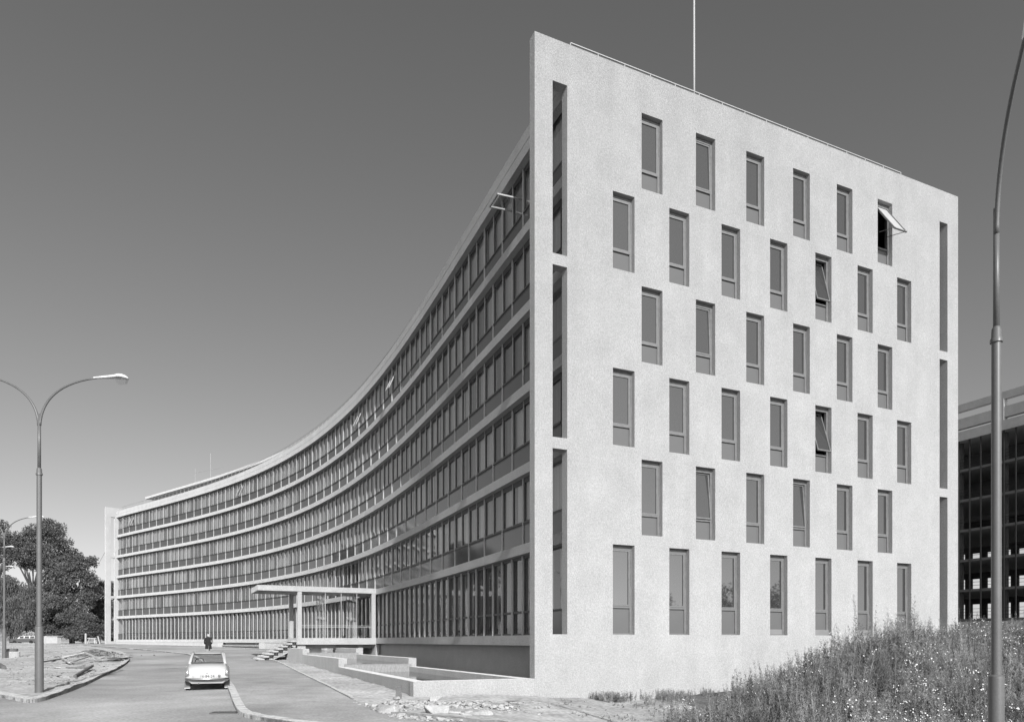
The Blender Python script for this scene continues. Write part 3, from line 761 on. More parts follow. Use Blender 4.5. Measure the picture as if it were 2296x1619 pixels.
# ------------------------------------------------------------------ timber on the island
def P3(u, v, dz): x, y = G(u, v, dz); return (x, y, isl_z(x, y)+dz)
def plank(u0, v0, u1, v1, w, h, lab, name='plank', mt='timber', dz=.12, cat='plank'):
    m = MB(); m.bar(P3(u0, v0, dz), P3(u1, v1, dz), w, h); return tag(build(name, m, M[mt]), lab, cat, 'timber dumped on the dirt island')
fr_ = thing('timber_frame', 'pale broken timber frame lying across the gravel heap', 'timber frame', P3(180, 1478, 0))
q = [P3(137,1478,.2), P3(190,1466,.55), P3(226,1482,.2), P3(155,1489,.15), P3(203,1473,.35)]
for a, b in ((0,1),(1,2),(0,3),(3,2),(3,4)):
    m = MB(); m.bar(q[a], q[b], .13, .07); build('beam', m, M['timber'], fr_)
plank(84,1491,165,1486,.16,.07,'long narrow board running behind the big lamp post','plank','timber')
plank(90,1488,148,1478,.14,.06,'dark-edged board slanting up to the timber frame','plank','timber_dark')
plank(148,1501,206,1500,.26,.05,'wide weathered board flat on the soil below the frame','plank','timber_dark',.06)
plank(100,1498,131,1501,.22,.05,'pale board just right of the lamp post foot','plank','timber',.05)
plank(225,1486,268,1487,.2,.05,'board near the curved tip of the island','plank','timber_dark',.06)
m = MB(); m.tube([P3(168,1521,.07), P3(207,1497,.2)], .075, 10); tag(build('log', m, M['timber_dark']), 'round log lying alone near the island kerb', 'log', 'timber dumped on the dirt island')
m = MB(); m.tube([P3(-14,1487,.2), P3(8,1500,.12)], .13, 10); tag(build('log', m, M['timber_dark']), 'thick log end at the left edge below the concrete ring', 'log', 'timber dumped on the dirt island')
# tar paper sheet
m = MB(); a = P3(226,1481,.1); b = P3(252,1481,.14); n = 8
for i in range(n+1):
    t = i/n; x = a[0]+(b[0]-a[0])*t; y = a[1]+(b[1]-a[1])*t
    for k in range(4): m.v.append((x+.2*k, y+.55*k, a[2]+(b[2]-a[2])*t+.06+.08*math.sin(t*5+k)))
for i in range(n):
    for k in range(3): j = 4*i+k; m.f.append((j, j+4, j+5, j+1)); m.m.append(0)
o = build('tar_sheet', m, M['timber_dark'], smooth=True); sm = o.modifiers.new('thickness', 'SOLIDIFY'); sm.thickness = .02
tag(o, 'crumpled dark sheet near the curved tip of the island', 'sheet')
m = MB(); cx0, cy0 = G(212, 1474)
for i in range(700):
    r = abs(random.gauss(0, .75)); a = random.uniform(0, 6.28); x, y = cx0+r*math.cos(a)*1.6, cy0+r*math.sin(a)*1.8
    k = rock(random.uniform(.05, .11), i+2000, .8); m.add([(p+x, q_+y, c+isl_z(x, y)+max(0, .5-r*.4)) for p, q_, c in k.v], k.f)
o = build('gravel_heap', m, M['weedsoil']); o['kind'] = 'stuff'; o['label'] = 'heap of coarse gravel behind the timber frame'; o['category'] = 'gravel'
# concrete ring with dark cover
x, y = G(27, 1477.5); z = isl_z(x, y)
rg = thing('manhole_ring', 'pale concrete manhole ring with a dark collar beside the second lamp post', 'manhole ring', (x, y, z))
m = MB(); m.lathe([(.53,-.1),(.53,.46),(.50,.49)], (x, y, z), 28); build('ring', m, M['concrete_plain'], rg, smooth=True, ang=40)
m = MB(); m.lathe([(.40,.49),(.40,.70),(.37,.71)], (x, y, z), 28); build('collar', m, M['timber_dark'], rg, smooth=True, ang=40)
# drain grate in the road
x, y = G(503, 1598); z = g(x, y)
dg = thing('drain_grate', 'iron drain grate by the kerb in the foreground', 'drain grate', (x, y, z), R(8))
m = MB(); m.box(-.34,.34,-.22,-.19,.004,.03); m.box(-.34,.34,.19,.22,.004,.03); m.box(-.34,-.31,-.19,.19,.004,.03); m.box(.31,.34,-.19,.19,.004,.03); build('frame', m, M['steel_grey'], dg, local=True)
m = MB()
for i in range(8): m.box(-.29+.077*i,-.255+.077*i,-.19,.19,.008,.028)
build('grille', m, M['steel_dark'], dg, local=True)

# ------------------------------------------------------------------ street lamps
def lamp(loc, label, arms=(1, -1), rz=0, base_h=2.27, th=1.):
    o = thing('street_lamp', label, 'street lamp', loc, rz, 'grey street lamps along the road')
    J = 7.53-2.27+base_h; T = J+2.25; q = MB()
    q.lathe([(.135*th,-.4),(.13*th,base_h-.04),(.125*th,base_h),(.085*th,base_h+.03)], (0,0,0), 20); build('pole_base', q, M['steel_grey'], o, smooth=True, local=True, ang=40)
    q = MB(); q.lathe([(.085*th,base_h),(.08*th,J-.05),(.105*th,J-.05),(.105*th,J+.0),(.085*th,J+.03),(.08*th,J+.16),(.055*th,J+.2)], (0,0,0), 18); build('pole', q, M['steel_grey'], o, smooth=True, local=True, ang=40)
    q = MB(); q.lathe([(.055*th,J+.1),(.05*th,T-.2)], (0,0,0), 14); build('mast', q, M['steel_grey'], o, smooth=True, local=True)
    for s in arms:
        pts = []
        ctrl = [(0.02,T-.6),(.05,T),(.35,T+.85),(1.9,T+1.08)]
        for i in range(17):
            t = i/16; b = [(1-t)**3, 3*t*(1-t)**2, 3*t*t*(1-t), t**3]
            pts.append((s*sum(w*c[0] for w, c in zip(b, ctrl)), 0, sum(w*c[1] for w, c in zip(b, ctrl))))
        q = MB(); q.tube(pts, [(.045-.015*i/16)*th for i in range(17)], 10); arm = build('arm', q, M['steel_grey'], o, smooth=True, local=True)
        zt = T+1.08; q = MB()
        prof = [(1.80,.035,.035,.0),(2.15,.075,.07,.015),(2.5,.12,.10,.03),(2.62,.155,.13,.035),(2.76,.17,.125,.03),(2.88,.145,.09,.02),(2.96,.05,.03,.01)]
        for x, w, hh, up in prof:
            for k in range(12):
                a = 2*math.pi*k/12; zz = math.sin(a); q.v.append((s*x, w*math.cos(a), zt+up+(hh*zz if zz > 0 else .03*zz)))
        for i in range(len(prof)-1):
            for k in range(12): k2 = (k+1) % 12; q.f.append((12*i+k, 12*i+k2, 12*(i+1)+k2, 12*(i+1)+k)); q.m.append(0)
        q.f.append(tuple(range(11, -1, -1))); q.m.append(0); q.f.append(tuple(range(len(q.v)-12, len(q.v)))); q.m.append(0)
        build('lamp_head', q, M['lamp_white'], arm, smooth=True, local=True, ang=60)
        a_ = [(s*2.62,-.09,zt-.19),(s*2.88,-.07,zt-.17),(s*2.88,.07,zt-.17),(s*2.62,.09,zt-.19)]; b_ = [(s*2.55,-.13,zt-.0),(s*2.93,-.10,zt+.01),(s*2.93,.10,zt+.01),(s*2.55,.13,zt-.0)]
        if s < 0: a_ = a_[::-1]; b_ = b_[::-1]
        q = MB(); q.hexa(a_+b_); build('lamp_bowl', q, M['lamp_glass'], arm, local=True)
    return o
x, y = G(88, 1559); lamp((x, y, isl_z(x, y)-.02), 'two-armed grey street lamp standing at the near tip of the dirt island', (1, -1), R(4))
x, y = W(9.5, 1475, 55)[:2]; lamp((x, y, g(x, y)+.1), 'two-armed street lamp beside the concrete manhole ring', (1, -1), R(4))
x, y = -55.2, 75; lamp((x, y, g(x, y)+.1), 'street lamp whose head shows before the upper tree crown, pole outside the frame', (1, -1), R(3))
x, y = -71.3, 98; lamp((x, y, g(x, y)+.1), 'more distant street lamp head lower on the left edge, pole outside the frame', (1, -1), R(3))
x, y = W(130, 1441, 148)[:2]; lamp((x, y, g(x, y)), 'small distant one-armed street lamp before the dark trees', (1,), R(5))
xr, yr = (2234-CX)/F*9.6, 9.6
zr = -1.75; lr = lamp((xr, yr, zr), 'near one-armed street lamp rising from the weeds and leaning out overhead', (1,), R(-114), base_h=(-.47-zr)/.857, th=.84); lr.scale = (.857,)*3

# flagpole and aerial on the roof
m = MB(); x, y = GP(8.08, 1.3); m.tube([(x, y, 20.8), (x, y, 25), (x, y, 31)], [.05, .045, .035], 10)
tag(build('flagpole', m, M['rail'], smooth=True), 'tall thin pale flagpole on the roof behind the end wall', 'flagpole')
sa_ = S_at(472, 8); x, y = FP(sa_, 8); t = tan_(sa_)
an = thing('roof_aerial', 'thin aerial mast with cross arms above the curved roof', 'aerial', (x, y, 23.7))
m = MB(); m.tube([(x, y, 23.7), (x, y, 29.6)], .03, 6); build('mast', m, M['rail'], an)
m = MB()
for z in (25.0, 27.0): m.tube([(x+t[0]*5, y+t[1]*5, z+.3), (x-t[0]*4, y-t[1]*4, z-.2)], 0.022, 6)
m.tube([(x+t[0]*5, y+t[1]*5, 24.2), (x+t[0]*5, y+t[1]*5, 28)], .022, 6); build('cross_arm', m, M['rail'], an)

# ------------------------------------------------------------------ building frame on the right
fa = np.array([.413, -.911]); fa /= np.hypot(*fa); fb = np.array([-fa[1], fa[0]]); fo = np.array([49.6, 79.0])
if fb[0] < 0: fb = -fb
def RP(k, d=0.): q = fo+fa*k+fb*d; return (float(q[0]), float(q[1]))
def rbox(mb, k0, k1, d0, d1, z0, z1):
    p = [RP(k0, d0), RP(k1, d0), RP(k1, d1), RP(k0, d1)]
    cr = (p[1][0]-p[0][0])*(p[2][1]-p[1][1])-(p[1][1]-p[0][1])*(p[2][0]-p[1][0])
    if cr < 0: p = p[::-1]
    mb.hexa([(*q, z0) for q in p]+[(*q, z1) for q in p])
fbd = thing('framed_building', 'dark open framed building block with a concrete roof frame beyond the end wall', 'building', (*RP(0), -1.0))
ka, kb, DP = -26, 16, 15
zs = [22.05, 18.95, 15.62, 12.3, 9.0, 5.7]
mb = MB(); rbox(mb, ka, kb, -.05, DP, -1.2, 2.15); build('base_wall', mb, M['frame_conc'], fbd)
for i, z in enumerate(zs[1:]+[2.45]):
    mb = MB(); rbox(mb, ka, kb, .25, DP-.3, z-.26, z-.0); build('floor_slab', mb, M['interior'], fbd)
mb = MB(); rbox(mb, ka, kb, -.1, DP, 22.05, 23.08); rbox(mb, ka, kb, -.05, .5, 23.38, 24.5); rbox(mb, ka, kb, -.05, .5, 25.3, 26.07)
for k in np.arange(3.9-12*2, kb, 6.0): rbox(mb, k-.0, k+.62, -.1, .55, 23.08, 25.3)
build('roof_frame', mb, M['frame_conc'], fbd)
mb = MB()
for k in np.arange(ka+.4, kb, 1.2): rbox(mb, k, k+.10, -.02, .12, 2.15, 22.05)
build('mullion', mb, M['frame_dark'], fbd)
mb = MB()
for z in zs[1:]+[2.45]:
    for dz in (.35, .7, 1.05): rbox(mb, ka, kb, .06, .09, z+dz, z+dz+.04)
build('guard_rail', mb, M['frame_dark'], fbd)
mb = MB()
for k in np.arange(ka+1, kb, 4.8):
    rbox(mb, k, k+.4, .9, 1.3, 2.15, 22.05); rbox(mb, k, k+.4, 8.0, 8.4, 2.15, 22.05)
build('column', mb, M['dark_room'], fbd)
hl = []
for z in zs[1:]+[2.45]:
    for k in np.arange(ka+.5, kb-1.2, 1.9): hl.append((k, k+1.0, z+.25, z+2.3))
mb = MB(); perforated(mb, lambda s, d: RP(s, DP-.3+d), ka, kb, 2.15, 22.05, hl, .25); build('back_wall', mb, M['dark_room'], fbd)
mb = MB()
for i, z in enumerate(zs[1:]+[2.45]):
    rbox(mb, ka, kb, 6.0, 6.15, z+.0, z+2.9) if i < 2 else None
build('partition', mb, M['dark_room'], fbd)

# ------------------------------------------------------------------ parked saloon seen from behind
def car_body():
    import bmesh
    # stations along y (0 = tail): half widths and heights of belt, bottom, deck
    st_ = [(0.0,.66,.33,.50,.60,.56),(.06,.735,.30,.52,.84,.66),(.22,.765,.28,.55,.94,.70),(.60,.775,.26,.58,.985,.70),(1.0,.785,.25,.6,1.0,.69),(1.6,.79,.24,.6,1.0,.69),
           (2.4,.79,.24,.6,.99,.68),(2.95,.785,.25,.58,.96,.67),(3.5,.775,.27,.55,.90,.66),(3.95,.74,.30,.52,.83,.62),(4.12,.68,.34,.50,.74,.56),(4.17,.60,.38,.50,.62,.50)]
    m = MB(); n = 0
    for y, w, zb, zm, zt, dw in st_:
        ring = [(-w*.86,zb),(-w*.97,zb+.07),(-w,zm),(-w*.975,zm+(zt-zm)*.5),(-w*.87,zt-.05),(-dw*.86,zt),(-dw*.45,zt+.022),(0,zt+.03)]
        ring = ring+[(-a, b) for a, b in ring[-2::-1]]
        n = len(ring); m.v += [(a, y, b) for a, b in ring]
    for i in range(len(st_)-1):
        for k in range(n): k2 = (k+1) % n; m.f.append((n*i+k, n*i+k2, n*(i+1)+k2, n*(i+1)+k)); m.m.append(0)
    m.f.append(tuple(range(n))[::-1]); m.m.append(0); m.f.append(tuple(range(n*(len(st_)-1), n*len(st_)))); m.m.append(0)
    return m
cxp, cyp = (463.5-CX)/F*26.5, 26.55
car = thing('parked_car', 'small white rear-engined saloon parked along the kerb, seen from behind', 'car', (cxp, cyp, g(cxp, cyp)+.0), R(22.0))
body = build('body', car_body(), M['car_paint'], car, smooth=True, local=True)
sub = body.modifiers.new('smooth', 'SUBSURF'); sub.levels = sub.render_levels = 2
# roof and pillars
def ringpts(y0, w0, z0, y1, w1, z1): return None
m = MB()
rows = [(1.06,.545,1.365,.44),(1.28,.57,1.415,.47),(1.8,.585,1.435,.49),(2.3,.58,1.42,.48),(2.62,.56,1.385,.46)]
for y, w, z, wi in rows: m.v += [(-w,y,z-.055),(-wi,y,z-.01),(0,y,z+.012),(wi,y,z-.01),(w,y,z-.055),(w*.98,y,z-.09),(-w*.98,y,z-.09)]
for i in range(len(rows)-1):
    for k in range(7): k2 = (k+1) % 7; m.f.append((7*i+k, 7*i+k2, 7*(i+1)+k2, 7*(i+1)+k)); m.m.append(0)
m.f.append(tuple(range(7))[::-1]); m.m.append(0); m.f.append(tuple(range(28, 35))); m.m.append(0)
o = build('roof', m, M['car_paint'], car, smooth=True, local=True); s_ = o.modifiers.new('smooth', 'SUBSURF'); s_.levels = s_.render_levels = 2
m = MB()
for sx in (-1, 1):
    m.tube([(sx*.62,.56,.97),(sx*.575,.84,1.19),(sx*.525,1.10,1.345),(sx*.51,1.2,1.375)], [.06,.05,.05,.05], 10)
    m.tube([(sx*.67,1.95,.98),(sx*.575,1.95,1.36)], .03, 8)
    m.tube([(sx*.65,3.15,.93),(sx*.60,2.85,1.2),(sx*.54,2.6,1.36)], .035, 8)
build('pillar', m, M['car_paint'], car, smooth=True, local=True)
def quadpane(pts, name='window'):
    q = MB(); q.poly(pts); o = build(name, q, M['car_glass'], car, local=True); sm = o.modifiers.new('t', 'SOLIDIFY'); sm.thickness = .006; return o
rw = quadpane([(-.575,.58,1.015),(.575,.58,1.015),(.585,.62,1.05),(.505,1.02,1.30),(.47,1.08,1.335),(-.47,1.08,1.335),(-.505,1.02,1.30),(-.585,.62,1.05)], 'rear_window')
m = MB(); m.tube([(-.575,.575,1.02),(.575,.575,1.02),(.585,.615,1.055),(.505,1.015,1.305),(.47,1.075,1.34),(-.47,1.075,1.34),(-.505,1.015,1.305),(-.585,.615,1.055),(-.575,.575,1.02)], .016, 6); build('rubber_seal', m, M['rubber'], rw, local=True)
quadpane([(-.60,3.15,.99),(.60,3.15,.99),(.53,2.66,1.34),(-.53,2.66,1.34)], 'windscreen')
for sx in (-1, 1):
    quadpane([(sx*.65,.9,1.0),(sx*.66,1.9,1.0),(sx*.575,1.9,1.34),(sx*.55,1.25,1.34)], 'side_window'); quadpane([(sx*.66,2.0,1.0),(sx*.65,3.0,1.0),(sx*.56,2.6,1.34),(sx*.575,2.0,1.34)], 'side_window')
m = MB(); m.box(-.60,.60,.85,1.0,.55,.97); m.box(-.52,-.08,2.0,2.16,.6,1.0); m.box(.08,.52,2.0,2.16,.6,1.0); build('seat', m, M['car_seat'], car, local=True)
m = MB(); m.tube([(-.33+.17*math.cos(a), 2.62+.05*math.sin(a), .99+.17*math.sin(a)) for a in np.linspace(0, 6.283, 22)], .013, 6, False); build('steering_wheel', m, M['rubber'], car, local=True)
for sx in (-1, 1):
    for y in (.78, 3.15):
        w = MB(); prof = [(.13,.0),(.27,.0),(.30,.025),(.305,.07),(.30,.12),(.27,.145),(.13,.145)]; ns = 22; b0 = 0
        for r_, d in prof:
            for k in range(ns): a = 2*math.pi*k/ns; w.v.append((sx*(.62+d), y+r_*math.cos(a), .30+r_*math.sin(a)))
        for i in range(len(prof)-1):
            for k in range(ns): k2 = (k+1) % ns; f = (ns*i+k, ns*i+k2, ns*(i+1)+k2, ns*(i+1)+k); w.f.append(f); w.m.append(0)
        wh = build('wheel', w, M['rubber'], car, smooth=True, local=True)
        h = MB(); h.v = []
        prof = [(.0,.15),(.09,.165),(.17,.15),(.19,.13),(.19,.05),(.0,.05)]
        for r_, d in prof:
            for k in range(ns): a = 2*math.pi*k/ns; h.v.append((sx*(.62+d), y+r_*math.cos(a), .30+r_*math.sin(a)))
        for i in range(len(prof)-1):
            for k in range(ns): k2 = (k+1) % ns; h.f.append((ns*i+k, ns*i+k2, ns*(i+1)+k2, ns*(i+1)+k)); h.m.append(0)
        build('rim', h, M['chrome'], wh, smooth=True, local=True)
    m = MB(); m.hexa([(sx*.69-.10,.40,.07),(sx*.69+.10,.40,.07),(sx*.69+.10,.415,.07),(sx*.69-.10,.415,.07),(sx*.69-.10,.40,.34),(sx*.69+.10,.40,.34),(sx*.69+.10,.415,.34),(sx*.69-.10,.415,.34)])
    mf = build('mudflap', m, M['mudflap'], car, local=True); m = MB(); m.box(sx*.69-.095,sx*.69+.095,.385,.398,.075,.11); build('white_edge', m, M['plate'], mf, local=True)
    # tall tapering tail lamp with round base
    m = MB(); m.v = []
    for z, w_, d in ((.56,.028,.0),(.60,.055,-.035),(.64,.055,-.035),(.68,.042,-.03),(.76,.036,-.02),(.84,.024,.0),(.90,.008,.02)):
        yb = .045+max(0, z-.6)*.12
        for k in range(10): a = 2*math.pi*k/10; m.v.append((sx*.675+w_*math.cos(a), yb+d-.012+.02*math.sin(a), z))
    for i in range(6):
        for k in range(10): k2 = (k+1) % 10; m.f.append((10*i+k, 10*i+k2, 10*(i+1)+k2, 10*(i+1)+k)); m.m.append(0)
    tl = build('tail_light', m, M['lens'], car, smooth=True, local=True)
    m = MB(); m.tube([(sx*.675+.058*math.cos(a), -.006, .615+.058*math.sin(a)) for a in np.linspace(0, 6.283, 18)], .010, 6, False); build('chrome_ring', m, M['chrome'], tl, local=True)
m = MB(); m.tube([(-.74,.25,.44),(-.72,.02,.44),(-.5,-.085,.44),(0,-.11,.44),(.5,-.085,.44),(.72,.02,.44),(.74,.25,.44)], .042, 10); build('bumper', m, M['chrome'], car, smooth=True, local=True)
m = MB(); m.hexa([(-.54,.05,.27),(.54,.05,.27),(.54,.12,.27),(-.54,.12,.27),(-.66,.0,.41),(.66,.0,.41),(.66,.10,.41),(-.66,.10,.41)]); build('rear_valance', m, M['car_paint'], car, local=True)
m = MB(); m.tube([(-.3,.4,.26),(-.3,-.0,.265)], .028, 10); build('exhaust', m, M['steel_dark'], car, local=True)
m = MB(); m.box(-.23,.23,-.085,-.03,.475,.60); pl = build('number_plate', m, M['plate'], car, local=True)
def lettering(body_, size, loc, parent, mt):
    cu = bpy.data.curves.new('lettering', 'FONT'); cu.body = body_; cu.size = size; cu.align_x = 'CENTER'; cu.align_y = 'CENTER'; cu.extrude = .002
    tmp = bpy.data.objects.new('tmp', cu); C.objects.link(tmp); bpy.context.view_layer.update(); me = bpy.data.meshes.new_from_object(tmp.evaluated_get(bpy.context.evaluated_depsgraph_get())); bpy.data.objects.remove(tmp); me.materials.clear(); me.materials.append(mt); o = bpy.data.objects.new('lettering', me); C.objects.link(o); o.parent = parent; o.location = loc; o.rotation_euler = (R(90), 0, 0); return o
lettering('16-84-24', .135, (0, -.089, .537), pl, M['ink'])
lettering('N', .085, (-.475, -.06, .545), body, M['ink_pale'])
m = MB(); m.tube([(.41,.03,.555),(.41,-.035,.555)], .05, 16); build('filler_cap', m, M['chrome'], car, smooth=True, local=True, ang=40)
m = MB(); m.box(-.035,.035,-.01,.03,.655,.68); build('boot_handle', m, M['chrome'], car, local=True)
m = MB(); m.tube([(.0,2.2,1.43),(.02,2.1,1.66)], .004, 5); build('aerial', m, M['rail'], car, local=True)
m = MB(); m.box(.755,.79,1.72,1.86,.83,.86); m.box(-.79,-.755,1.72,1.86,.83,.86); build('door_handle', m, M['chrome'], car, local=True)

# ------------------------------------------------------------------ walking man in a dark overcoat
px, py = (467-CX)/F*66, 66
per = thing('person', 'man in a long dark overcoat and pale cap walking away beyond the car', 'person', (px, py, g(px, py)+.10), R(26))
def skin(name, verts, edges, radii, mt, parent, lv=2):
    me = bpy.data.meshes.new(name); me.from_pydata(verts, edges, []); me.materials.append(mt)
    o = bpy.data.objects.new(name, me); C.objects.link(o); o.parent = parent
    s = o.modifiers.new('skin', 'SKIN'); s.use_smooth_shade = True
    for v, r_ in zip(me.skin_vertices[0].data, radii): v.radius = r_ if isinstance(r_, tuple) else (r_, r_)
    me.skin_vertices[0].data[0].use_root = True
    b = o.modifiers.new('sub', 'SUBSURF'); b.levels = b.render_levels = lv; return o
skin('body', [(0,0,.92),(0,0,1.15),(0,0,1.38),(0,.0,1.48),(0,.02,1.56),(0,.02,1.68),(.10,.02,.88),(.11,.16,.48),(.11,.08,.08),(.11,.20,.04),(-.10,-.02,.88),(-.11,-.10,.48),(-.11,-.30,.12),(-.11,-.2,.05),
     (.20,0,1.40),(.25,-.05,1.12),(.24,.08,.88),(.235,.12,.80),(-.20,0,1.40),(-.25,.05,1.12),(-.24,.16,.90),(-.235,.2,.82)],
     [(0,1),(1,2),(2,3),(3,4),(4,5),(0,6),(6,7),(7,8),(8,9),(0,10),(10,11),(11,12),(12,13),(2,14),(14,15),(15,16),(16,17),(2,18),(18,19),(19,20),(20,21)],
     [(.16,.11),(.15,.11),(.17,.11),.06,.075,.085,.09,.06,.042,.035,.09,.06,.042,.035,.06,.048,.036,.035,.06,.048,.036,.035], M['trouser'], per)
m = MB(); nr = 16
for z, a, b, yo in ((.42,.29,.25,.0),(.62,.275,.22,.0),(.95,.25,.185,0),(1.12,.245,.175,0),(1.32,.27,.17,0),(1.43,.24,.14,0),(1.50,.13,.10,.01),(1.53,.075,.07,.015)):
    for k in range(nr):
        t = 2*math.pi*k/nr; w = 1+.06*math.sin(3*t+1)*(1 if z < .7 else 0); m.v.append((a*math.cos(t)*w, yo+b*math.sin(t)*w, z))
for i in range(7):
    for k in range(nr): k2 = (k+1) % nr; m.f.append((nr*i+k, nr*i+k2, nr*(i+1)+k2, nr*(i+1)+k)); m.m.append(0)
for sx, fw in ((1, .05), (-1, .14)):
    m.tube([(sx*.22,0,1.42),(sx*.285,-.02+fw*.3,1.25),(sx*.30,fw*.6,1.08),(sx*.275,fw+.02,.86)], [.075,.08,.072,.062], 10)
build('overcoat', m, M['coat_cloth'], per, smooth=True, local=True)
m = MB(); m.lathe([(.045,-.03),(.085,.0),(.092,.05),(.09,.075),(.118,.08),(.115,.12),(.08,.155),(.02,.165)], (0,.02,1.60), 16); build('cap', m, M['hair'], per, smooth=True, local=True)

# ------------------------------------------------------------------ background on the left
x, y = W(57, 1440, 132)[:2]
est = thing('estate_car', 'long dark estate car with pale-framed windows parked far off under the trees', 'car', (x, y, g(x, y)), R(185))
m = MB(); m.hexa([(-2.3,-.8,.25),(2.3,-.8,.25),(2.3,.8,.25),(-2.3,.8,.25),(-2.2,-.75,.95),(2.3,-.75,.9),(2.3,.75,.9),(-2.2,.75,.95)]); o = build('body', m, M['steel_dark'], est, local=True); bv = o.modifiers.new('b', 'BEVEL'); bv.width = .12; bv.segments = 3
m = MB(); m.hexa([(-2.15,-.7,.93),(1.1,-.7,.93),(1.1,.7,.93),(-2.15,.7,.93),(-1.95,-.6,1.42),(.6,-.6,1.42),(.6,.6,1.42),(-1.95,.6,1.42)]); cab = build('cabin', m, M['lamp_white'], est, local=True); bv = cab.modifiers.new('b', 'BEVEL'); bv.width = .05; bv.segments = 2
for a, b in ((-1.95,-1.15),(-1.05,-.2),(-.1,.65)):
    for sy in (-1, 1):
        m = MB(); q = [(a,sy*.705,.99),(b,sy*.705,.99),(b-.05,sy*.625,1.36),(a+.06,sy*.625,1.36)]; m.poly(q if sy < 0 else q[::-1]); o = build('side_window', m, M['spandrel'], cab, local=True); o.modifiers.new('t','SOLIDIFY').thickness = .02
for xx in (-1.4, 1.45):
    for sy in (-1, 1):
        m = MB(); m.tube([(xx,sy*.62,.32),(xx,sy*.82,.32)], .32, 16); build('wheel', m, M['rubber'], est, local=True)
m = MB(); a = W(33, 1425, 140); b = W(118, 1425, 136); m.bar((a[0], a[1], .0), (b[0], b[1], .0), .3, 1.9)
m2 = [(v[0], v[1], v[2]) for v in m.v]; tag(build('retaining_wall', m, M['plinth_render']), 'low stained retaining wall behind the estate car', 'wall')
x, y = W(121, 1440, 130)[:2]; m = MB(); m.box(x-.95, x+.95, y-.6, y+.6, g(x,y)-.1, g(x,y)+1.35); m.box(x-1.1, x+1.1, y-.75, y+.75, g(x,y)+1.35, g(x,y)+1.45)
tag(build('utility_box', m, M['concrete_plain']), 'pale concrete utility box with a flat lid beside the low wall', 'utility box')
x, y = W(206, 1440, 131)[:2]; z = g(x, y)
tr_ = thing('trestle', 'white builders trestle standing by the distant lamp', 'trestle', (x, y, z))
for sx in (-.55, .55):
    m = MB(); m.bar((x+sx*1.3,y-.3,z),(x+sx*.8,y,z+1.0),.1,.1); m.bar((x+sx*1.3,y+.3,z),(x+sx*.8,y,z+1.0),.1,.1); build('leg', m, M['timber'], tr_)
m = MB(); m.bar((x-.8,y,z+1.02),(x+.8,y,z+1.02),.2,.12); build('top_beam', m, M['timber'], tr_)
x, y = W(224, 1440, 131)[:2]; m = MB(); m.bar((x,y,g(x,y)-.1),(x-.5,y+.2,g(x,y)+1.4),.25,.06); tag(build('board', m, M['timber']), 'pale board leaning upright between trestle and lamp', 'board')
x, y = W(192, 1440, 131)[:2]; m = MB(); m.bar((x,y,g(x,y)-.1),(x,y,g(x,y)+1.9),.22,.22); tag(build('gate_post', m, M['concrete_plain']), 'square pale post at the foot of the trees left of the trestle', 'post')
m = MB(); a = EP(-.1, .2); b = W(190, 1300, 135); pts = []
for i in range(13): t = i/12; pts.append((a[0]+(b[0]-a[0])*t, a[1]+(b[1]-a[1])*t, 14.6+(b[2]-14.6)*t-.6*math.sin(math.pi*t)))
m.tube(pts, .022, 5); tag(build('overhead_cable', m, M['steel_dark']), 'thin overhead cable sloping from the far end wall to the trees', 'cable')

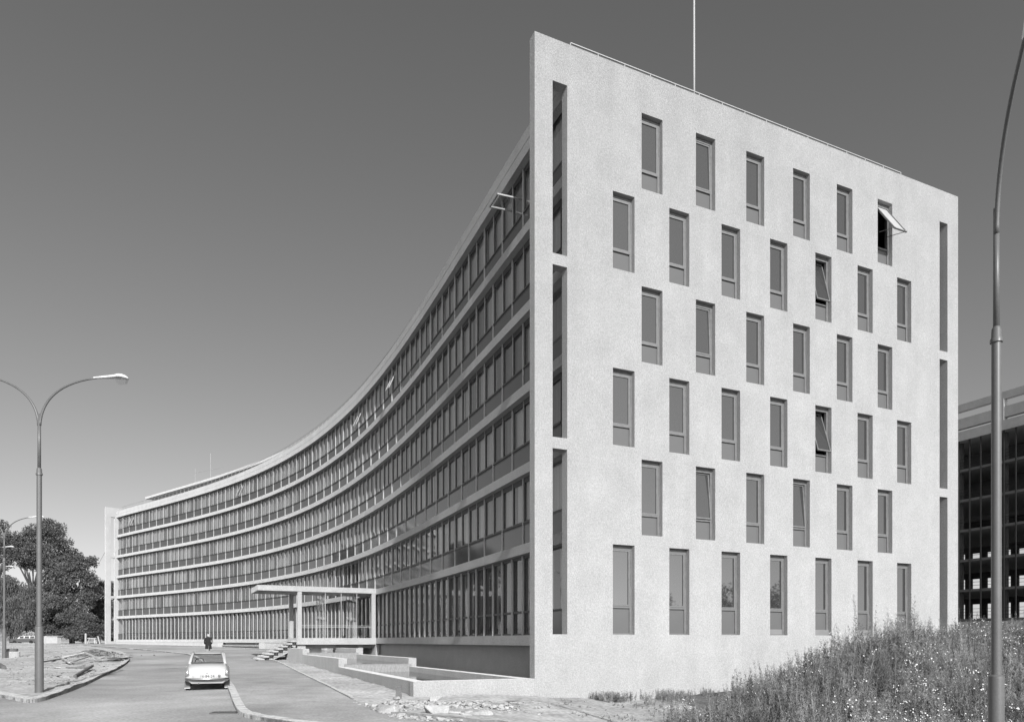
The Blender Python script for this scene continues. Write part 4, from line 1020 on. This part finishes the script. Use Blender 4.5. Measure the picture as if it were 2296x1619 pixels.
# ------------------------------------------------------------------ trees
def tree(x, y, h, clumps, label, n=9000, leaf=.32, mt='leaf', trunk=.45, weep=False, seed=1, name='tree', lean=0):
    rnd = np.random.default_rng(seed); z0 = g(x, y)
    o = thing(name, label, 'tree', (x, y, z0), 0, 'trees at the end of the road')
    m = MB(); tp = clumps[0]; m.tube([(x, y, z0-.3), (x+.2*lean, y, z0+h*.18), (x+lean, y, z0+h*.40), (x+lean*1.5, y+.3, z0+h*.62)], [trunk, trunk*.8, trunk*.55, trunk*.2], 10)
    for i, (dx, dy, dz, rx, rz) in enumerate(clumps):
        hz = min(dz*.55, h*.45); p0 = Vector((x+lean*min(1, hz/(h*.4)), y, z0+hz)); p1 = Vector((x+dx, y+dy, z0+dz))
        mid = p0.lerp(p1, .5)+Vector((rnd.uniform(-.5,.5), rnd.uniform(-.5,.5), -.06*h*rnd.random()))
        m.tube([p0, mid, p1], [trunk*.38, trunk*.24, .05], 7)
    build('trunk', m, M['bark'], o, smooth=True)
    cl = np.array(clumps, float); wts = cl[:,3]**2*cl[:,4]; wts /= wts.sum()
    sub = []
    for dx, dy, dz, rx, rz in cl:       # break every clump into sprays
        k = int(12+rx*rx*3.2)
        for _ in range(k):
            d = rnd.normal(size=3); d /= np.linalg.norm(d); rr = rnd.uniform(.45, 1.05)
            sub.append((x+dx+d[0]*rx*rr, y+dy+d[1]*rx*rr, z0+dz+d[2]*rz*rr, rnd.uniform(.55, 1.25)*(.62+.17*rx), rx))
    sub = np.array(sub); sw = sub[:,3]**2; sw /= sw.sum()
    idx = rnd.choice(len(sub), n, p=sw); d = rnd.normal(size=(n,3)); d /= np.linalg.norm(d, axis=1)[:,None]
    r = sub[idx,3]*rnd.uniform(.2, 1., n)**.6; c = sub[idx,:3]+d*r[:,None]*np.array([1.15,1.15,.85])
    if weep: c[:,2] -= rnd.uniform(0, 1, n)**2*2.6
    a = rnd.normal(size=(n,3)); a /= np.linalg.norm(a, axis=1)[:,None]
    if weep: a = a*.35+np.array([0,0,-1])
    b = np.cross(a, rnd.normal(size=(n,3))); b /= np.linalg.norm(b, axis=1)[:,None]
    s = leaf*rnd.uniform(.55, 1.25, n)[:,None]; wd = s*(.13 if weep else .36)
    V = np.stack([c-a*s*.5, c+b*wd, c+a*s*.5, c-b*wd], 1).reshape(-1,3)
    m = MB(); m.v = [tuple(v) for v in V]; m.f = [(4*i,4*i+1,4*i+2,4*i+3) for i in range(n)]; m.m = [0]*n
    build('crown', m, M[mt], o); return o
def T(u, yy): return (u-CX)/F*yy
def px2(u, v, yy, u0): return ((u-u0)/F*yy, (HZ-v)/F*yy)
def crown(u0, yy, spec):      # clumps sighted as (u, v, radius u, radius v)
    z0 = g(T(u0, yy), yy); out = []
    for i, (u, v, ru, rv) in enumerate(spec): out.append(((u-u0)/F*yy, [0, 1.6, -1.5, .8, -.7][i % 5], (HZ-v)/F*yy-z0, ru/F*yy, rv/F*yy))
    return out
def put(u0, yy, h, spec, label, **kw): return tree(T(u0, yy), yy, h, crown(u0, yy, spec), label, **kw)
put(95, 150, 24, [(60,1215,30,30),(95,1190,32,24),(125,1200,26,32),(45,1235,26,28),(80,1240,34,24),(130,1240,26,28),(150,1252,20,22),(28,1225,22,30),(105,1265,34,20),(140,1285,22,18),(165,1258,16,11),(60,1262,26,12),(150,1218,16,18),(120,1292,28,16),(145,1262,26,16)],
    'tallest dark tree with a broad crown and bare forked limbs', n=38000, leaf=.36, seed=3, trunk=.6, lean=-2)
put(-8, 160, 25, [(-5,1200,22,40),(0,1250,20,40),(-20,1230,25,50),(-10,1300,30,40)], 'dark tree cut by the left edge behind the tallest tree', n=12000, leaf=.36, seed=4, trunk=.5)
put(160, 140, 17, [(185,1265,18,20),(195,1258,12,10),(165,1290,26,22),(190,1305,20,22),(140,1312,26,22),(120,1330,24,20),(175,1335,26,22),(150,1355,30,20),(115,1365,24,22),(170,1375,26,22),(200,1345,16,22)],
    'mid-height tree with a leaning crown right of the tallest tree', n=30000, leaf=.32, seed=5, mt='leaf_pale', trunk=.4)
put(222, 150, 12, [(215,1330,14,22),(232,1318,18,18),(248,1325,18,22),(225,1360,22,26),(245,1370,22,26),(262,1350,14,26),(205,1375,14,24),(240,1405,26,22),(210,1405,20,20)],
    'round pale-green tree just left of the far end wall', n=22000, leaf=.30, seed=6, mt='leaf_pale', trunk=.3)
put(25, 140, 13, [(20,1310,26,20),(45,1325,24,22),(5,1335,22,28),(62,1345,22,24),(30,1360,30,26),(75,1370,24,24),(5,1380,26,24),(50,1390,30,18)],
    'weeping willow with hanging fronds at the lower left', n=34000, leaf=.45, seed=7, mt='leaf_pale', weep=True, trunk=.3)
put(110, 143, 9, [(95,1385,24,20),(120,1390,26,22),(75,1400,20,14),(100,1412,26,12),(125,1415,22,14)], 'dark low tree behind the big lamp post', n=16000, leaf=.32, seed=8, trunk=.25)
put(165, 137, 8.5, [(155,1390,22,22),(180,1395,24,22),(200,1400,20,22),(165,1418,26,16),(190,1420,24,14),(222,1415,22,16)], 'dark bushy tree behind the small distant lamp', n=20000, leaf=.32, seed=9, trunk=.25)
put(250, 139, 6, [(235,1412,16,16),(252,1405,14,18),(265,1410,12,16),(245,1425,18,10)], 'low shrubby tree showing through the slot of the far end wall', n=10000, leaf=.3, seed=10, trunk=.18)

for (x, y, h, sd_, lab) in ((74, -12, 10.0, 21, 'tree off to the right, mirrored in the second ground-floor window of the end wall'), (81, -5, 11.5, 22, 'tree off to the right, mirrored in the third ground-floor window of the end wall'), (86, 1.5, 11, 23, 'tree off to the right, mirrored in the fourth ground-floor window of the end wall')):
    tree(x, y, h, [(0,0,h*.6,3.0,2.3),(2.2,2,h*.5,2.6,2.0),(-2.2,-2,h*.5,2.6,2.0),(.4,.5,h*.83,2.0,1.7),(-.5,.6,h*.35,3.0,1.8)], lab, n=9000, leaf=.3, seed=sd_, trunk=.2)
# ------------------------------------------------------------------ lift everything, light, sky, camera
for o in TOP: o.location.z += LIFT
SUN_AZ, SUN_EL = R(20.2), R(28.5)      # azimuth: to the right of straight behind the photographer
sd = Vector((math.sin(SUN_AZ)*math.cos(SUN_EL), -math.cos(SUN_AZ)*math.cos(SUN_EL), math.sin(SUN_EL)))
sl = bpy.data.lights.new('sun', 'SUN'); sl.energy = 3.6; sl.angle = R(.53); sl.color = (1, 1, 1)
so = bpy.data.objects.new('sun', sl); C.objects.link(so); so.rotation_euler = sd.to_track_quat('Z', 'Y').to_euler(); so.location = sd*50
w = bpy.data.worlds.new('World'); bpy.context.scene.world = w; w.use_nodes = True; N = w.node_tree.nodes; L = w.node_tree.links
sk = N.new('ShaderNodeTexSky'); sk.sky_type = 'NISHITA'; sk.sun_disc = False; sk.sun_elevation = SUN_EL; sk.sun_rotation = math.atan2(sd.x, sd.y)
sk.altitude = 200; sk.air_density = 1.0; sk.dust_density = 1.5
sp_ = N.new('ShaderNodeSeparateColor'); L.new(sk.outputs[0], sp_.inputs[0])      # black-and-white film behind a yellow-orange filter
a = N.new('ShaderNodeMath'); a.operation = 'MULTIPLY'; a.inputs[1].default_value = .92; L.new(sp_.outputs[0], a.inputs[0])
b = N.new('ShaderNodeMath'); b.operation = 'MULTIPLY_ADD'; b.inputs[1].default_value = .10; L.new(sp_.outputs[1], b.inputs[0]); L.new(a.outputs[0], b.inputs[2])
cb = N.new('ShaderNodeCombineColor')
for i in range(3): L.new(b.outputs[0], cb.inputs[i])
bg = N['Background']; bg.inputs['Strength'].default_value = .108; L.new(cb.outputs[0], bg.inputs['Color'])
cam = bpy.data.cameras.new('camera'); cam.sensor_width = 36; cam.lens = 36*F/2296; cam.shift_y = (HZ-809.5)/2296; cam.clip_end = 6000; cam.clip_start = .1
co = bpy.data.objects.new('camera', cam); C.objects.link(co); co.location = (0, 0, LIFT); co.rotation_euler = (R(90), 0, 0)
sc = bpy.context.scene; sc.camera = co
sc.view_settings.view_transform = 'Standard'; sc.view_settings.look = 'None'; sc.view_settings.gamma = 1; sc.view_settings.exposure = .4
sc.cycles.max_bounces = 8; sc.cycles.transparent_max_bounces = 16
